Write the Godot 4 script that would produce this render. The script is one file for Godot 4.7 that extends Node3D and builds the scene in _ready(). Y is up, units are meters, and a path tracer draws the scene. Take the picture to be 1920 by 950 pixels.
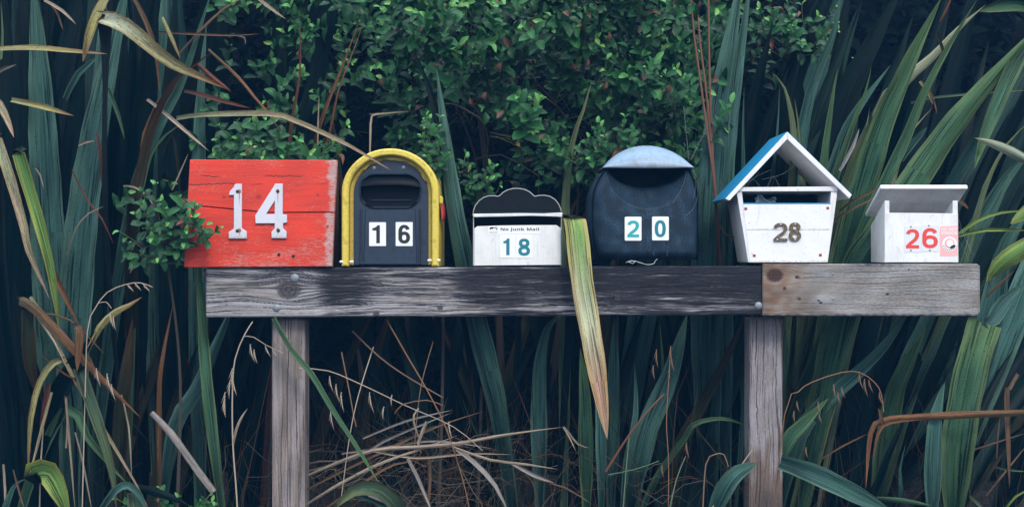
extends Node3D
# A row of six letterboxes on a weathered timber rail in front of flax and a leafy shrub. Units are metres, y is up.

const S := 0.0015      # metres to one unit of the layout sheet, on the plane of the rail's face
const D := 4.0         # distance of the camera from that plane
const EYE := 0.927     # height of the camera and of the middle of the layout sheet
var rng := RandomNumberGenerator.new()
var nz := FastNoiseLite.new()
var names := {}
var flow := 0.0    # where grain() last ended up across the board, bent round the knots
var M := {}
var TX := {}

# ---------------------------------------------------------------- mesh builder
class Mb:
	var v := PackedVector3Array()
	var n := PackedVector3Array()
	var t := PackedVector2Array()
	var c := PackedColorArray()
	func tri(a: Vector3, b: Vector3, d: Vector3, ua := Vector2.ZERO, ub := Vector2.ZERO, ud := Vector2.ZERO, out := Vector3.ZERO, col := Color.WHITE) -> void:
		var g := (b - a).cross(d - a)
		if g.length_squared() < 1e-20:
			return
		g = g.normalized()
		if out != Vector3.ZERO and g.dot(out) < 0.0:
			g = -g
			v.append_array([a, b, d]); t.append_array([ua, ub, ud])
		else:
			v.append_array([a, d, b]); t.append_array([ua, ud, ub])
		n.append_array([g, g, g]); c.append_array([col, col, col])
	func quad(a: Vector3, b: Vector3, d: Vector3, e: Vector3, out: Vector3, u: Array = [], col := Color.WHITE) -> void:
		if u.is_empty():
			u = [Vector2(0, 1), Vector2(1, 1), Vector2(1, 0), Vector2(0, 0)]
		tri(a, b, d, u[0], u[1], u[2], out, col)
		tri(a, d, e, u[0], u[2], u[3], out, col)
	# a smooth sheet: rows of points, all the same length
	func sheet(p: Array, uv: Array, cols: Array = [], flip := false) -> void:
		var h := p.size()
		var w: int = p[0].size()
		var nn := []
		for j in h:
			var row := PackedVector3Array()
			for i in w:
				var du: Vector3 = p[j][mini(i + 1, w - 1)] - p[j][maxi(i - 1, 0)]
				var dv: Vector3 = p[mini(j + 1, h - 1)][i] - p[maxi(j - 1, 0)][i]
				var g := du.cross(dv)
				if g.length_squared() < 1e-22:
					g = Vector3(0, 0, 1)
				g = g.normalized()
				row.append(-g if flip else g)
			nn.append(row)
		for j in h - 1:
			for i in w - 1:
				var q := [[j, i], [j, i + 1], [j + 1, i + 1], [j, i], [j + 1, i + 1], [j + 1, i]]
				if not flip:
					q = [[j, i], [j + 1, i + 1], [j, i + 1], [j, i], [j + 1, i], [j + 1, i + 1]]
				for k in q:
					v.append(p[k[0]][k[1]]); n.append(nn[k[0]][k[1]]); t.append(uv[k[0]][k[1]])
					c.append(cols[k[0]][k[1]] if cols.size() else Color.WHITE)
	func tube(pts: Array, r0: float, r1: float, sides := 6, col := Color.WHITE, col2 := Color.WHITE) -> void:
		var rows := []
		var uvs := []
		var cs := []
		for k in pts.size():
			var d: Vector3 = (pts[mini(k + 1, pts.size() - 1)] - pts[maxi(k - 1, 0)]).normalized()
			var a := d.cross(Vector3(0, 0, 1))
			if a.length() < 0.05:
				a = d.cross(Vector3(1, 0, 0))
			a = a.normalized()
			var b := d.cross(a)
			var f := float(k) / maxf(1.0, pts.size() - 1.0)
			var r := lerpf(r0, r1, f)
			var row := []
			var ur := []
			var cr := []
			for s in sides + 1:
				var w := TAU * s / sides
				row.append(pts[k] + (a * cos(w) + b * sin(w)) * r)
				ur.append(Vector2(float(s) / sides, f))
				cr.append(col.lerp(col2, f))
			rows.append(row); uvs.append(ur); cs.append(cr)
		sheet(rows, uvs, cs, true)
	func mesh(mat: Material) -> ArrayMesh:
		var a := []
		a.resize(Mesh.ARRAY_MAX)
		a[Mesh.ARRAY_VERTEX] = v; a[Mesh.ARRAY_NORMAL] = n; a[Mesh.ARRAY_TEX_UV] = t; a[Mesh.ARRAY_COLOR] = c
		var m := ArrayMesh.new()
		m.add_surface_from_arrays(Mesh.PRIMITIVE_TRIANGLES, a)
		m.surface_set_material(0, mat)
		return m
	# a box with chamfered edges; texture laid on the front (x, y), and on along the other sides
	func box(lo: Vector3, hi: Vector3, b := 0.002, col := Color.WHITE, turned := false) -> void:
		var o := (lo + hi) / 2
		var h := (hi - lo) / 2
		b = minf(b, minf(h.x, minf(h.y, h.z)) * 0.8)
		var at := func(sx: int, sy: int, sz: int, ax: int) -> Vector3:
			return o + Vector3(sx * (h.x - (0.0 if ax == 0 else b)), sy * (h.y - (0.0 if ax == 1 else b)), sz * (h.z - (0.0 if ax == 2 else b)))
		var uv := func(p: Vector3, ax: int) -> Vector2:
			var q := p - lo
			var w := hi - lo
			var u := Vector2(q.x / w.x, 1 - q.y / w.y)
			if ax == 0: u = Vector2(fposmod(q.z / w.x, 1.0) if not turned else q.z / w.x + 0.2, 1 - q.y / w.y)
			if ax == 1: u = Vector2(q.x / w.x, absf(q.z / w.y))
			return u
		for ax in 3:
			for s in [-1, 1]:
				var p := []
				for k in [[-1, -1], [1, -1], [1, 1], [-1, 1]]:
					var g := [0, 0, 0]
					g[ax] = s; g[(ax + 1) % 3] = k[0]; g[(ax + 2) % 3] = k[1]
					p.append(at.call(g[0], g[1], g[2], ax))
				var nn := Vector3.ZERO
				nn[ax] = s
				quad(p[0], p[1], p[2], p[3], nn, [uv.call(p[0], ax), uv.call(p[1], ax), uv.call(p[2], ax), uv.call(p[3], ax)], col)
		for ax in 3:   # the twelve edges
			var a1 := (ax + 1) % 3
			var a2 := (ax + 2) % 3
			for s1 in [-1, 1]:
				for s2 in [-1, 1]:
					var p := []
					for k in [[-1, a1], [1, a1], [1, a2], [-1, a2]]:
						var g := [0, 0, 0]
						g[ax] = k[0]; g[a1] = s1; g[a2] = s2
						p.append(at.call(g[0], g[1], g[2], k[1]))
					var nn := Vector3.ZERO
					nn[a1] = s1; nn[a2] = s2
					quad(p[0], p[1], p[2], p[3], nn, [uv.call(p[0], 2), uv.call(p[1], 2), uv.call(p[2], 2), uv.call(p[3], 2)], col)
		for sx in [-1, 1]:
			for sy in [-1, 1]:
				for sz in [-1, 1]:
					var p := [at.call(sx, sy, sz, 0), at.call(sx, sy, sz, 1), at.call(sx, sy, sz, 2)]
					tri(p[0], p[1], p[2], uv.call(p[0], 2), uv.call(p[1], 2), uv.call(p[2], 2), Vector3(sx, sy, sz), col)
	# a closed outline in x, y pulled from z0 (back) to z1 (front), the front edge chamfered
	func prism(poly: PackedVector2Array, z0: float, z1: float, b := 0.001, col := Color.WHITE) -> void:
		if Geometry2D.is_polygon_clockwise(poly):
			poly = poly.duplicate()
			poly.reverse()
		var k := poly.size()
		var lo := poly[0]
		var hi := poly[0]
		for p in poly:
			lo = lo.min(p); hi = hi.max(p)
		var w := (hi - lo).max(Vector2(1e-6, 1e-6))
		var inner := PackedVector2Array()
		for i in k:
			var a := (poly[i] - poly[(i + k - 1) % k]).normalized()
			var d := (poly[(i + 1) % k] - poly[i]).normalized()
			var na := Vector2(a.y, -a.x)
			var nd := Vector2(d.y, -d.x)
			var m := na + nd
			m = m / maxf(0.35, m.length_squared()) * 2.0 if m.length() > 0.05 else na
			inner.append(poly[i] - m * b)
		var uv := func(p: Vector2) -> Vector2: return Vector2((p.x - lo.x) / w.x, 1 - (p.y - lo.y) / w.y)
		var idx := Geometry2D.triangulate_polygon(poly)
		if idx.is_empty():
			print("cannot fill an outline of ", k)
		for i in range(0, idx.size(), 3):
			var f := [inner[idx[i]], inner[idx[i + 1]], inner[idx[i + 2]]]
			tri(Vector3(f[0].x, f[0].y, z1), Vector3(f[1].x, f[1].y, z1), Vector3(f[2].x, f[2].y, z1), uv.call(f[0]), uv.call(f[1]), uv.call(f[2]), Vector3(0, 0, 1), col)
			f = [poly[idx[i]], poly[idx[i + 1]], poly[idx[i + 2]]]
			tri(Vector3(f[0].x, f[0].y, z0), Vector3(f[1].x, f[1].y, z0), Vector3(f[2].x, f[2].y, z0), uv.call(f[0]), uv.call(f[1]), uv.call(f[2]), Vector3(0, 0, -1), col)
		for i in k:
			var j := (i + 1) % k
			var e := poly[j] - poly[i]
			var out := Vector3(e.y, -e.x, 0)
			var u := [uv.call(poly[i]), uv.call(poly[j]), uv.call(poly[j]), uv.call(poly[i])]
			quad(Vector3(poly[i].x, poly[i].y, z0), Vector3(poly[j].x, poly[j].y, z0), Vector3(poly[j].x, poly[j].y, z1 - b), Vector3(poly[i].x, poly[i].y, z1 - b), out, u, col)
			quad(Vector3(poly[i].x, poly[i].y, z1 - b), Vector3(poly[j].x, poly[j].y, z1 - b), Vector3(inner[j].x, inner[j].y, z1), Vector3(inner[i].x, inner[i].y, z1), out + Vector3(0, 0, e.length()), u, col)
	# a shallow dome, for bolt and screw heads
	func dome(o: Vector3, r: float, h: float, col := Color.WHITE) -> void:
		var rows := []
		var uvs := []
		for j in 5:
			var a := PI / 2 * j / 4.0
			var row := []
			var ur := []
			for i in 13:
				var w := TAU * i / 12.0
				row.append(o + Vector3(cos(w) * r * cos(a), sin(w) * r * cos(a), h * sin(a)))
				ur.append(Vector2(0.5 + 0.5 * cos(w) * cos(a), 0.5 + 0.5 * sin(w) * cos(a)))
			rows.append(row); uvs.append(ur)
		var cs := []
		for j in 5:
			var cr := []
			for i in 13: cr.append(col)
			cs.append(cr)
		sheet(rows, uvs, cs)

# ---------------------------------------------------------------- naming and placing
func numbered(called: String) -> String:
	var k: int = names.get(called, 0)
	names[called] = k + 1
	return called if k == 0 else "%s_%03d" % [called, k]

func tag(o: Node3D, label: String, category := "", group := "", kind := "") -> Node3D:
	if label: o.set_meta("label", label)
	if category: o.set_meta("category", category)
	if group: o.set_meta("group", group)
	if kind: o.set_meta("kind", kind)
	return o

func thing(called: String, label: String, category: String, where: Vector3, group := "") -> Node3D:
	var o := Node3D.new()
	o.name = numbered(called)
	add_child(o)
	o.position = where
	return tag(o, label, category, group)

func put(mb: Mb, called: String, mat: Material, parent: Node, label := "") -> MeshInstance3D:
	var o := MeshInstance3D.new()
	o.mesh = mb.mesh(mat)
	if parent == self:
		o.name = numbered(called)
	else:   # repeats inside one thing take a number too
		var key := "%d/%s" % [parent.get_instance_id(), called]
		var k: int = names.get(key, 0)
		names[key] = k + 1
		o.name = called if k == 0 else "%s_%03d" % [called, k]
	parent.add_child(o, true)
	if label: o.set_meta("label", label)
	return o

# layout sheet (x right, y down) to a place in the garden, z metres in front of the rail's face
func at(x: float, y: float, z := 0.0) -> Vector3:
	var k := (D - z) / D * S
	return Vector3((x - 960.0) * k, EYE + (475.0 - y) * k, z)

# flat layout at the rail's own plane, relative to o
func q(x: float, y: float, o: Vector3) -> Vector2:
	return Vector2((x - 960.0) * S - o.x, EYE + (475.0 - y) * S - o.y)

func outline(list: Array, o: Vector3) -> PackedVector2Array:
	var p := PackedVector2Array()
	for k in list:
		p.append(q(k[0], k[1], o))
	return p

func xbox(mb: Mb, x0: float, y0: float, x1: float, y1: float, z0: float, z1: float, o: Vector3, b := 0.002) -> void:
	var a := q(x0, y1, o)
	var d := q(x1, y0, o)
	mb.box(Vector3(a.x, a.y, z0), Vector3(d.x, d.y, z1), b)

# ---------------------------------------------------------------- lettering
func lettering(mb: Mb, text: String, font: String, weight: int, x0: float, y0: float, x1: float, y1: float, z0: float, z1: float, o: Vector3, col := Color.WHITE) -> void:
	var f := SystemFont.new()
	f.font_names = PackedStringArray([font])
	f.font_weight = weight
	var tm := TextMesh.new()
	tm.font = f
	tm.text = text
	tm.font_size = 64
	tm.pixel_size = 0.01
	tm.depth = 0.1
	tm.curve_step = 1.0
	var arr := tm.get_mesh_arrays()
	var vs: PackedVector3Array = arr[Mesh.ARRAY_VERTEX]
	var ns: PackedVector3Array = arr[Mesh.ARRAY_NORMAL]
	var ix = arr[Mesh.ARRAY_INDEX]
	var lo := vs[0]
	var hi := vs[0]
	for p in vs:
		lo = lo.min(p); hi = hi.max(p)
	var a := q(x0, y1, o)
	var b := q(x1, y0, o)
	var idx := []
	if ix != null and ix.size(): idx = Array(ix)
	else: idx = range(vs.size())
	var sz := hi - lo
	for i in idx:
		var p := vs[i]
		var u := Vector2((p.x - lo.x) / sz.x, (p.y - lo.y) / sz.y)
		mb.v.append(Vector3(lerpf(a.x, b.x, u.x), lerpf(a.y, b.y, u.y), lerpf(z0, z1, (p.z - lo.z) / maxf(sz.z, 1e-6))))
		mb.n.append(ns[i])
		mb.t.append(Vector2(u.x, 1 - u.y))
		mb.c.append(col)

# a stroke of even thickness along points of the layout sheet; wx, wy are its thickness across upright and level runs
func stroke(mb: Mb, pts: Array, wx: float, wy: float, z0: float, z1: float, o: Vector3, closed := false) -> void:
	var n := pts.size()
	var l := []
	var r := []
	for i in n:
		var a: Vector2 = pts[(i + n - 1) % n] if closed else pts[maxi(i - 1, 0)]
		var b: Vector2 = pts[(i + 1) % n] if closed else pts[mini(i + 1, n - 1)]
		var d := (b - a).normalized()
		var e := Vector2(-d.y * wx, d.x * wy) * 0.5
		l.append(q(pts[i].x + e.x, pts[i].y + e.y, o))
		r.append(q(pts[i].x - e.x, pts[i].y - e.y, o))
	for i in (n if closed else n - 1):
		var j := (i + 1) % n
		var v := func(p: Vector2, z: float) -> Vector3: return Vector3(p.x, p.y, z)
		var mid: Vector2 = (l[i] + r[i]) / 2
		mb.quad(v.call(l[i], z1), v.call(l[j], z1), v.call(r[j], z1), v.call(r[i], z1), Vector3(0, 0, 1))
		for s in [l, r]:
			var out: Vector2 = s[i] - mid
			mb.quad(v.call(s[i], z0), v.call(s[j], z0), v.call(s[j], z1), v.call(s[i], z1), Vector3(out.x, out.y, 0))
	if not closed:
		for e in [[0, 1], [n - 1, n - 2]]:
			var out: Vector2 = (l[e[0]] + r[e[0]]) - (l[e[1]] + r[e[1]])
			mb.quad(Vector3(l[e[0]].x, l[e[0]].y, z0), Vector3(r[e[0]].x, r[e[0]].y, z0), Vector3(r[e[0]].x, r[e[0]].y, z1), Vector3(l[e[0]].x, l[e[0]].y, z1), Vector3(out.x, out.y, 0))

func oval(cx: float, cy: float, rx: float, ry: float, a0 := 0.0, a1 := 360.0, n := 32, power := 2.25) -> Array:
	var r := []
	for i in (n if a1 - a0 >= 360.0 else n + 1):
		var a := deg_to_rad(lerpf(a0, a1, float(i) / n))
		r.append(Vector2(cx + rx * signf(cos(a)) * pow(absf(cos(a)), 2.0 / power), cy + ry * signf(sin(a)) * pow(absf(sin(a)), 2.0 / power)))
	return r

# a bold grotesque figure filling a box of the layout sheet
func figure(mb: Mb, c: String, x0: float, y0: float, x1: float, y1: float, z0: float, z1: float, o: Vector3, weight := 0.2) -> void:
	var h := y1 - y0
	var w := x1 - x0
	var tx := h * weight
	var ty := tx * 0.86
	var cx := (x0 + x1) / 2
	var e := 0.00004
	match c:
		"0":
			stroke(mb, oval(cx, y0 + h / 2, w / 2 - tx / 2, h / 2 - ty / 2, 0, 360, 40, 2.4), tx, ty, z0, z1, o, true)
		"1":
			mb.prism(outline([[x1, y0], [x1, y1], [x1 - tx, y1], [x1 - tx, y0 + h * 0.29], [x0, y0 + h * 0.29], [x0, y0 + h * 0.165], [x0 + (w - tx) * 0.55, y0 + h * 0.14], [x1 - tx * 0.9, y0 + h * 0.07], [x1 - tx * 0.72, y0]], o), z0, z1, e)
		"2":
			var p := oval(cx, y0 + h * 0.3, w / 2 - tx / 2, h * 0.3 - ty / 2, 188, 378, 18)
			p.append_array([Vector2(x1 - tx * 0.85, y0 + h * 0.5), Vector2(cx + w * 0.08, y0 + h * 0.62), Vector2(cx - w * 0.16, y0 + h * 0.74), Vector2(x0 + tx * 0.62, y1 - ty * 0.75), Vector2(x0 + tx * 0.55, y1 - ty * 0.3)])
			stroke(mb, p, tx, ty, z0, z1 - e, o)
			stroke(mb, [Vector2(x0, y1 - ty / 2), Vector2(x1, y1 - ty / 2)], tx, ty, z0, z1, o)
		"6":
			stroke(mb, oval(cx, y1 - h * 0.32, w / 2 - tx / 2, h * 0.32 - ty / 2), tx, ty, z0, z1, o, true)
			var p := oval(cx, y0 + h * 0.4, w / 2 - tx / 2, h * 0.4 - ty / 2, 180, 335, 18)
			p.reverse()
			p.append_array([Vector2(x0 + tx / 2, y0 + h * 0.55), Vector2(x0 + tx / 2, y1 - h * 0.32)])
			stroke(mb, p, tx, ty, z0, z1 - e, o)
		"8":
			stroke(mb, oval(cx, y1 - h * 0.285, w / 2 - tx / 2, h * 0.285 - ty / 2), tx, ty, z0, z1, o, true)
			stroke(mb, oval(cx, y0 + h * 0.265, w * 0.45 - tx / 2, h * 0.265 - ty / 2), tx, ty, z0, z1 - e, o, true)

# ---------------------------------------------------------------- textures
func n2(x: float, y: float) -> float:
	return nz.get_noise_2d(x, y)

func paint(w: int, h: int, f: Callable) -> Array:   # f(x, y) in 0..1 gives a colour whose alpha is the height of the surface
	var a := PackedByteArray()
	var b := PackedByteArray()
	a.resize(w * h * 3); b.resize(w * h)
	var k := 0
	for j in h:
		for i in w:
			var c: Color = f.call((i + 0.5) / w, (j + 0.5) / h)
			a[k * 3] = int(clampf(c.r, 0, 1) * 255); a[k * 3 + 1] = int(clampf(c.g, 0, 1) * 255); a[k * 3 + 2] = int(clampf(c.b, 0, 1) * 255)
			b[k] = int(clampf(c.a, 0, 1) * 255)
			k += 1
	return [ImageTexture.create_from_image(Image.create_from_data(w, h, false, Image.FORMAT_RGB8, a)), ImageTexture.create_from_image(Image.create_from_data(w, h, false, Image.FORMAT_L8, b))]

func mat(col: Color, rough := 0.6, tex: Array = [], relief := 0.0, vcol := false) -> StandardMaterial3D:
	var m := StandardMaterial3D.new()
	m.albedo_color = col
	m.roughness = rough
	m.vertex_color_use_as_albedo = vcol
	if tex.size():
		if tex[0]: m.albedo_texture = tex[0]
		if relief != 0.0:
			m.heightmap_enabled = true
			m.heightmap_texture = tex[1]
			m.heightmap_scale = relief
	return m

func lin(r: float, g: float, b: float) -> Color:   # a linear base colour as the sRGB that albedo_color wants
	return Color(r, g, b).linear_to_srgb()

func tri_mat(m: StandardMaterial3D, scale: float) -> StandardMaterial3D:
	m.uv1_triplanar = true
	m.uv1_scale = Vector3(scale, scale, scale)
	return m

# grain of a board: x along it, y across it, metres. Returns (ring 0..1, fibre -1..1, crack 0..1, knot 0..1)
func grain(x: float, y: float, knots: Array, sd: float) -> Vector4:
	var yy := y + 0.005 * n2(x * 3.0 + sd, y * 12.0) + 0.0012 * n2(x * 14.0 - sd, y * 70.0)
	var core := 0.0
	var rr := 0.0
	for k in knots:
		var dx: float = (x - k[0]) / (k[2] * 2.3)
		var dy: float = (y - k[1]) / (k[2] * 1.15)
		var d2 := dx * dx + dy * dy
		if d2 < 9.0:
			yy = k[1] + (yy - k[1]) * (1.0 - 0.8 * exp(-d2 * 0.75))
			var ex: float = (x - k[0]) / (k[2] * 1.25)
			var ey: float = (y - k[1]) / k[2]
			var e := sqrt(ex * ex + ey * ey) + 0.15 * n2(x * 200.0, y * 200.0)
			if e < 1.15:
				core = maxf(core, smoothstep(1.15, 0.75, e))
				rr = 0.5 + 0.5 * sin(e * 17.0)
	var ring := 0.5 + 0.5 * sin(TAU * (yy * 140.0 + 1.6 * n2(x * 1.5 + sd, yy * 60.0 + 9.0)))
	ring = lerpf(ring, rr, core)
	var fibre := n2(x * 22.0 + sd, yy * 2200.0) * 0.65 + n2(x * 70.0 + sd, yy * 5200.0) * 0.35
	var cr := n2(x * 2.2 + sd * 2.0, yy * 260.0 + 40.0)
	flow = yy
	return Vector4(ring, fibre, smoothstep(0.5, 0.62, cr), core)

func ramp(pts: Array, x: float) -> float:
	for i in pts.size() - 1:
		if x <= pts[i + 1][0]:
			return lerpf(pts[i][1], pts[i + 1][1], clampf((x - pts[i][0]) / (pts[i + 1][0] - pts[i][0]), 0, 1))
	return pts[-1][1]

func textures() -> void:
	nz.noise_type = FastNoiseLite.TYPE_SIMPLEX_SMOOTH
	nz.frequency = 1.0
	nz.fractal_type = FastNoiseLite.FRACTAL_NONE
	nz.seed = 7
	# long rail: silver grey grain under black damp stains
	var rk := [[0.234, 0.077, 0.026], [0.487, 0.092, 0.009], [0.654, 0.118, 0.006], [0.48, 0.008, 0.008], [0.66, 0.025, 0.007], [1.16, 0.05, 0.007]]
	TX.rail = paint(1300, 116, func(u, v):
		var x: float = u * 1.5675
		var y: float = (1 - v) * 0.138
		var g := grain(x, y, rk, 3.0)
		var px: float = 385.0 + u * 1045.0
		var damp := ramp([[385, 0.46], [450, 0.38], [560, 0.4], [590, 0.42], [622, 0.86], [672, 0.84], [705, 0.56], [760, 0.55], [840, 0.52], [880, 0.8], [960, 0.92], [1000, 0.78], [1060, 0.92], [1180, 0.98], [1250, 0.92], [1330, 0.94], [1430, 1.05]], px)
		damp += ramp([[0.0, 0.16], [0.35, 0.1], [0.6, 0.0], [0.85, -0.26], [1.0, -0.16]], v)
		var w: float = flow
		var d := damp + 0.26 * n2(x * 2.5 + 7.0, w * 55.0) + 0.27 * n2(x * 7.0, w * 240.0) + 0.17 * n2(x * 20.0, w * 700.0) + 0.16 * (0.5 - g.x) + 0.1 * g.y
		if g.w > 0.3: d = maxf(d, 0.62)
		var dark := smoothstep(0.3, 0.95, d)
		var tone := 0.9 + 0.16 * g.y + 0.1 * (g.x - 0.5) + 0.12 * n2(x * 3.0 + 20, w * 110.0)
		var pale := Color(0.64, 0.625, 0.635) * tone
		var warm := smoothstep(0.1, 0.6, n2(x * 2.6 + 5.0, y * 14.0)) * 0.25
		pale = pale.lerp(Color(0.47, 0.42, 0.36) * tone, warm)
		var c := pale.lerp(Color(0.14, 0.145, 0.17) * (1.0 + 0.4 * g.y + 0.3 * n2(x * 8.0, w * 400.0)), dark)
		c = c.lerp(Color(0.06, 0.06, 0.07), g.z * 0.85)
		if g.w > 0.0: c = c.lerp(Color(0.26, 0.245, 0.25) * (0.7 + 0.65 * g.x), g.w * 0.75)
		c.a = 0.6 + 0.18 * g.y + 0.16 * (g.x - 0.5) - 0.5 * g.z
		return c)
	# short board: browner, with a rusty stain and a big dark knot at its left end
	var bk := [[0.034, 0.115, 0.019], [0.1, 0.11, 0.005], [0.062, 0.076, 0.005], [0.1, 0.05, 0.005]]
	TX.board = paint(640, 150, func(u, v):
		var x: float = u * 0.606
		var y: float = (1 - v) * 0.147
		var g := grain(x, y, bk, 11.0)
		var saw := n2(x * 160.0 + 60.0 * y, y * 420.0) * 0.5 + n2(x * 60.0, y * 190.0) * 0.5
		var rough := smoothstep(0.2, 0.5, u)
		var tone := 0.93 + 0.08 * g.y + 0.05 * (g.x - 0.5) + (0.05 + 0.13 * rough) * saw + 0.12 * n2(x * 7.0, y * 18.0)
		var c := Color(0.555, 0.545, 0.54) * tone
		c = c.lerp(Color(0.5, 0.45, 0.4) * tone, smoothstep(-0.1, 0.5, n2(x * 6.0 + 3.0, y * 22.0)) * 0.3)
		var left := exp(-pow((x - 0.03) / 0.09, 2.0))
		c = c.lerp(Color(0.44, 0.31, 0.22) * tone, left * (0.55 + 0.35 * n2(x * 20.0, y * 40.0)))
		for m in [[0.169, 0.12], [0.166, 0.052]]:   # pale halos round the galvanised nails
			c = c.lerp(Color(0.68, 0.69, 0.73) * tone, 0.55 * exp(-(pow((x - m[0]) / 0.022, 2.0) + pow((y - m[1]) / 0.014, 2.0))))
		var line := absf(fposmod(y * 42.0 + 1.1 * n2(x * 3.0, y * 6.0), 1.0) - 0.5)
		c = c.lerp(Color(0.24, 0.2, 0.19), 0.4 * smoothstep(0.05, 0.0, line) * smoothstep(-0.1, 0.3, n2(x * 4.0 + 8, y * 12.0)))
		var edge := smoothstep(0.012, 0.002, y) * 0.8 + smoothstep(0.136, 0.146, y) * smoothstep(0.22, 0.3, x) * smoothstep(0.48, 0.3, x)
		c = c.lerp(Color(0.17, 0.17, 0.2), clampf(edge * (0.6 + 0.6 * n2(x * 40.0, y * 80.0)), 0, 1))
		c = c.lerp(Color(0.2, 0.17, 0.16), g.z * 0.45)
		var k := Vector2((x - 0.034) / 0.019, (y - 0.115) / 0.017).length()
		if g.w > 0.0: c = c.lerp(Color(0.2, 0.1, 0.08) * (0.6 + 0.7 * g.x) if k < 1.3 else Color(0.36, 0.3, 0.26), g.w * 0.85)
		for m in [[0.35, 0.062, 0.005], [0.157, 0.044, 0.004], [0.163, 0.038, 0.005], [0.41, 0.131, 0.003]]:
			c = c.lerp(Color(0.08, 0.06, 0.06), smoothstep(1.2, 0.6, Vector2((x - m[0]) / m[2], (y - m[1]) / (m[2] * 0.6)).length()))
		c.a = 0.6 + 0.12 * g.y + 0.22 * rough * saw + 0.1 * (g.x - 0.5) - 0.4 * g.z
		return c)
	# posts: upright grain; the right one keeps a greyer top and a rough brown foot
	TX.post = paint(96, 840, func(u, v):
		var x: float = (1 - v) * 0.8
		var y: float = u * 0.09
		var g := grain(x, y, [[0.1, 0.06, 0.006], [0.4, 0.03, 0.004]], 23.0)
		var tone := 0.95 + 0.13 * g.y + 0.13 * (g.x - 0.5) + 0.12 * n2(x * 5.0, y * 30.0)
		var c := Color(0.53, 0.495, 0.49) * tone
		c = c.lerp(Color(0.4, 0.33, 0.27) * tone, smoothstep(-0.2, 0.5, n2(x * 2.5 + 3, y * 60.0)) * 0.4)
		var split := smoothstep(0.0016, 0.0003, absf(y - 0.043 - 0.002 * n2(x * 6.0, 2.0)))
		c = c.lerp(Color(0.13, 0.12, 0.13), maxf(g.z * 0.7, split * 0.75))
		c.a = 0.6 + 0.16 * g.y + 0.12 * (g.x - 0.5) - 0.5 * maxf(g.z, split)
		return c)
	TX.post_b = paint(96, 840, func(u, v):
		var x: float = (1 - v) * 0.8
		var y: float = u * 0.09
		var g := grain(x, y, [[0.55, 0.02, 0.003]], 41.0)
		var foot := smoothstep(0.5, 0.36, x + 0.09 * n2(x * 8.0, y * 40.0))
		var line := 0.5 + 0.5 * sin(TAU * (y * 270.0 + 1.5 * n2(x * 3.0, y * 30.0)))
		var tone := 0.95 + 0.16 * g.y + 0.1 * (g.x - 0.5) + (0.18 + 0.22 * foot) * (line - 0.6)
		var c := (Color(0.56, 0.53, 0.54) * tone).lerp(Color(0.43, 0.36, 0.32) * tone, maxf(foot * 0.85, 0.08))
		c = c.lerp(Color(0.63, 0.62, 0.64), 0.4 * smoothstep(0.1, 0.6, n2(x * 7.0, y * 25.0 + 4.0)) * (1 - foot))
		c = c.lerp(Color(0.1, 0.09, 0.1), g.z * 0.6)
		c.a = 0.5 + 0.3 * (line - 0.5) + 0.15 * g.y - 0.3 * g.z
		return c)
	# red paint on rough planks, flaked to pale wood
	for part in [0, 1]:
		TX["red%d" % part] = paint(560, 200, func(u, v):
			var x: float = u * 0.43
			var y: float = (1 - v) * 0.153 + part * 0.2
			var g := grain(x, y, [[0.205, 0.045, 0.007], [0.375, 0.05, 0.004], [0.105, 0.044, 0.005]] if part == 0 else [[0.41, 0.3, 0.004]], 57.0)
			var comb := n2(x * 14.0, y * 1400.0) * 0.6 + n2(x * 50.0, y * 3000.0) * 0.4
			var tone := 1.0 + 0.07 * comb + 0.05 * (g.x - 0.5) + 0.06 * n2(x * 6.0, y * 12.0)
			var c := Color(0.81, 0.205, 0.115) * tone
			c = c.lerp(Color(0.70, 0.17, 0.12), 0.3 * smoothstep(0.1, 0.5, n2(x * 4.0, y * 60.0)))
			var wear := 0.5 * n2(x * 30.0, y * 500.0) + 0.35 * n2(x * 90.0, y * 1500.0) + 0.3 * n2(x * 8.0, y * 25.0)
			var rim := smoothstep(0.93, 0.96, u + 0.012 * n2(y * 60.0, 3.0) + 0.012 * n2(y * 300.0, 8.0))
			var amount := rim * 0.8 - 0.5
			if part == 1:
				amount = maxf(amount, -0.5 + 0.4 * smoothstep(0.55, 0.98, v) * smoothstep(0.1, 0.3, u) + 0.3 * smoothstep(0.1, 0.0, v) * smoothstep(0.1, 0.2, u) * smoothstep(0.5, 0.35, u) + 0.12 * smoothstep(0.2, 0.5, u))
			else:
				amount = maxf(amount, -0.52 + 0.2 * smoothstep(0.85, 0.7, v) * smoothstep(0.6, 0.68, v) * smoothstep(0.78, 0.85, u) + 0.25 * smoothstep(0.25, 0.05, v) * smoothstep(0.35, 0.45, u) * smoothstep(0.7, 0.5, u))
			var bare := smoothstep(0.0, 0.1, wear + amount)
			c = c.lerp(Color(0.74, 0.68, 0.68) * (0.92 + 0.2 * comb), bare * lerpf(0.6, 0.85, rim))
			for k in ([[0.32, 0.2], [0.47, 0.2]] if part == 0 else []):
				var line := absf(v - k[0] - k[1] * 0.12 * n2(u * 3.0, k[0] * 20.0) - 0.015 * n2(u * 30.0, 1.0))
				var on := smoothstep(0.0, 0.25, n2(u * 3.3 + k[0] * 30.0, 5.0) + 0.15)
				c = c.lerp(Color(0.2, 0.05, 0.04), on * smoothstep(0.012, 0.003, line))
			if g.w > 0.0: c = c.lerp(Color(0.56, 0.13, 0.1) * (0.8 + 0.4 * g.x), g.w * 0.7)
			c.a = 0.6 + 0.16 * comb + 0.1 * (g.x - 0.5) - 0.18 * bare
			return c)
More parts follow.
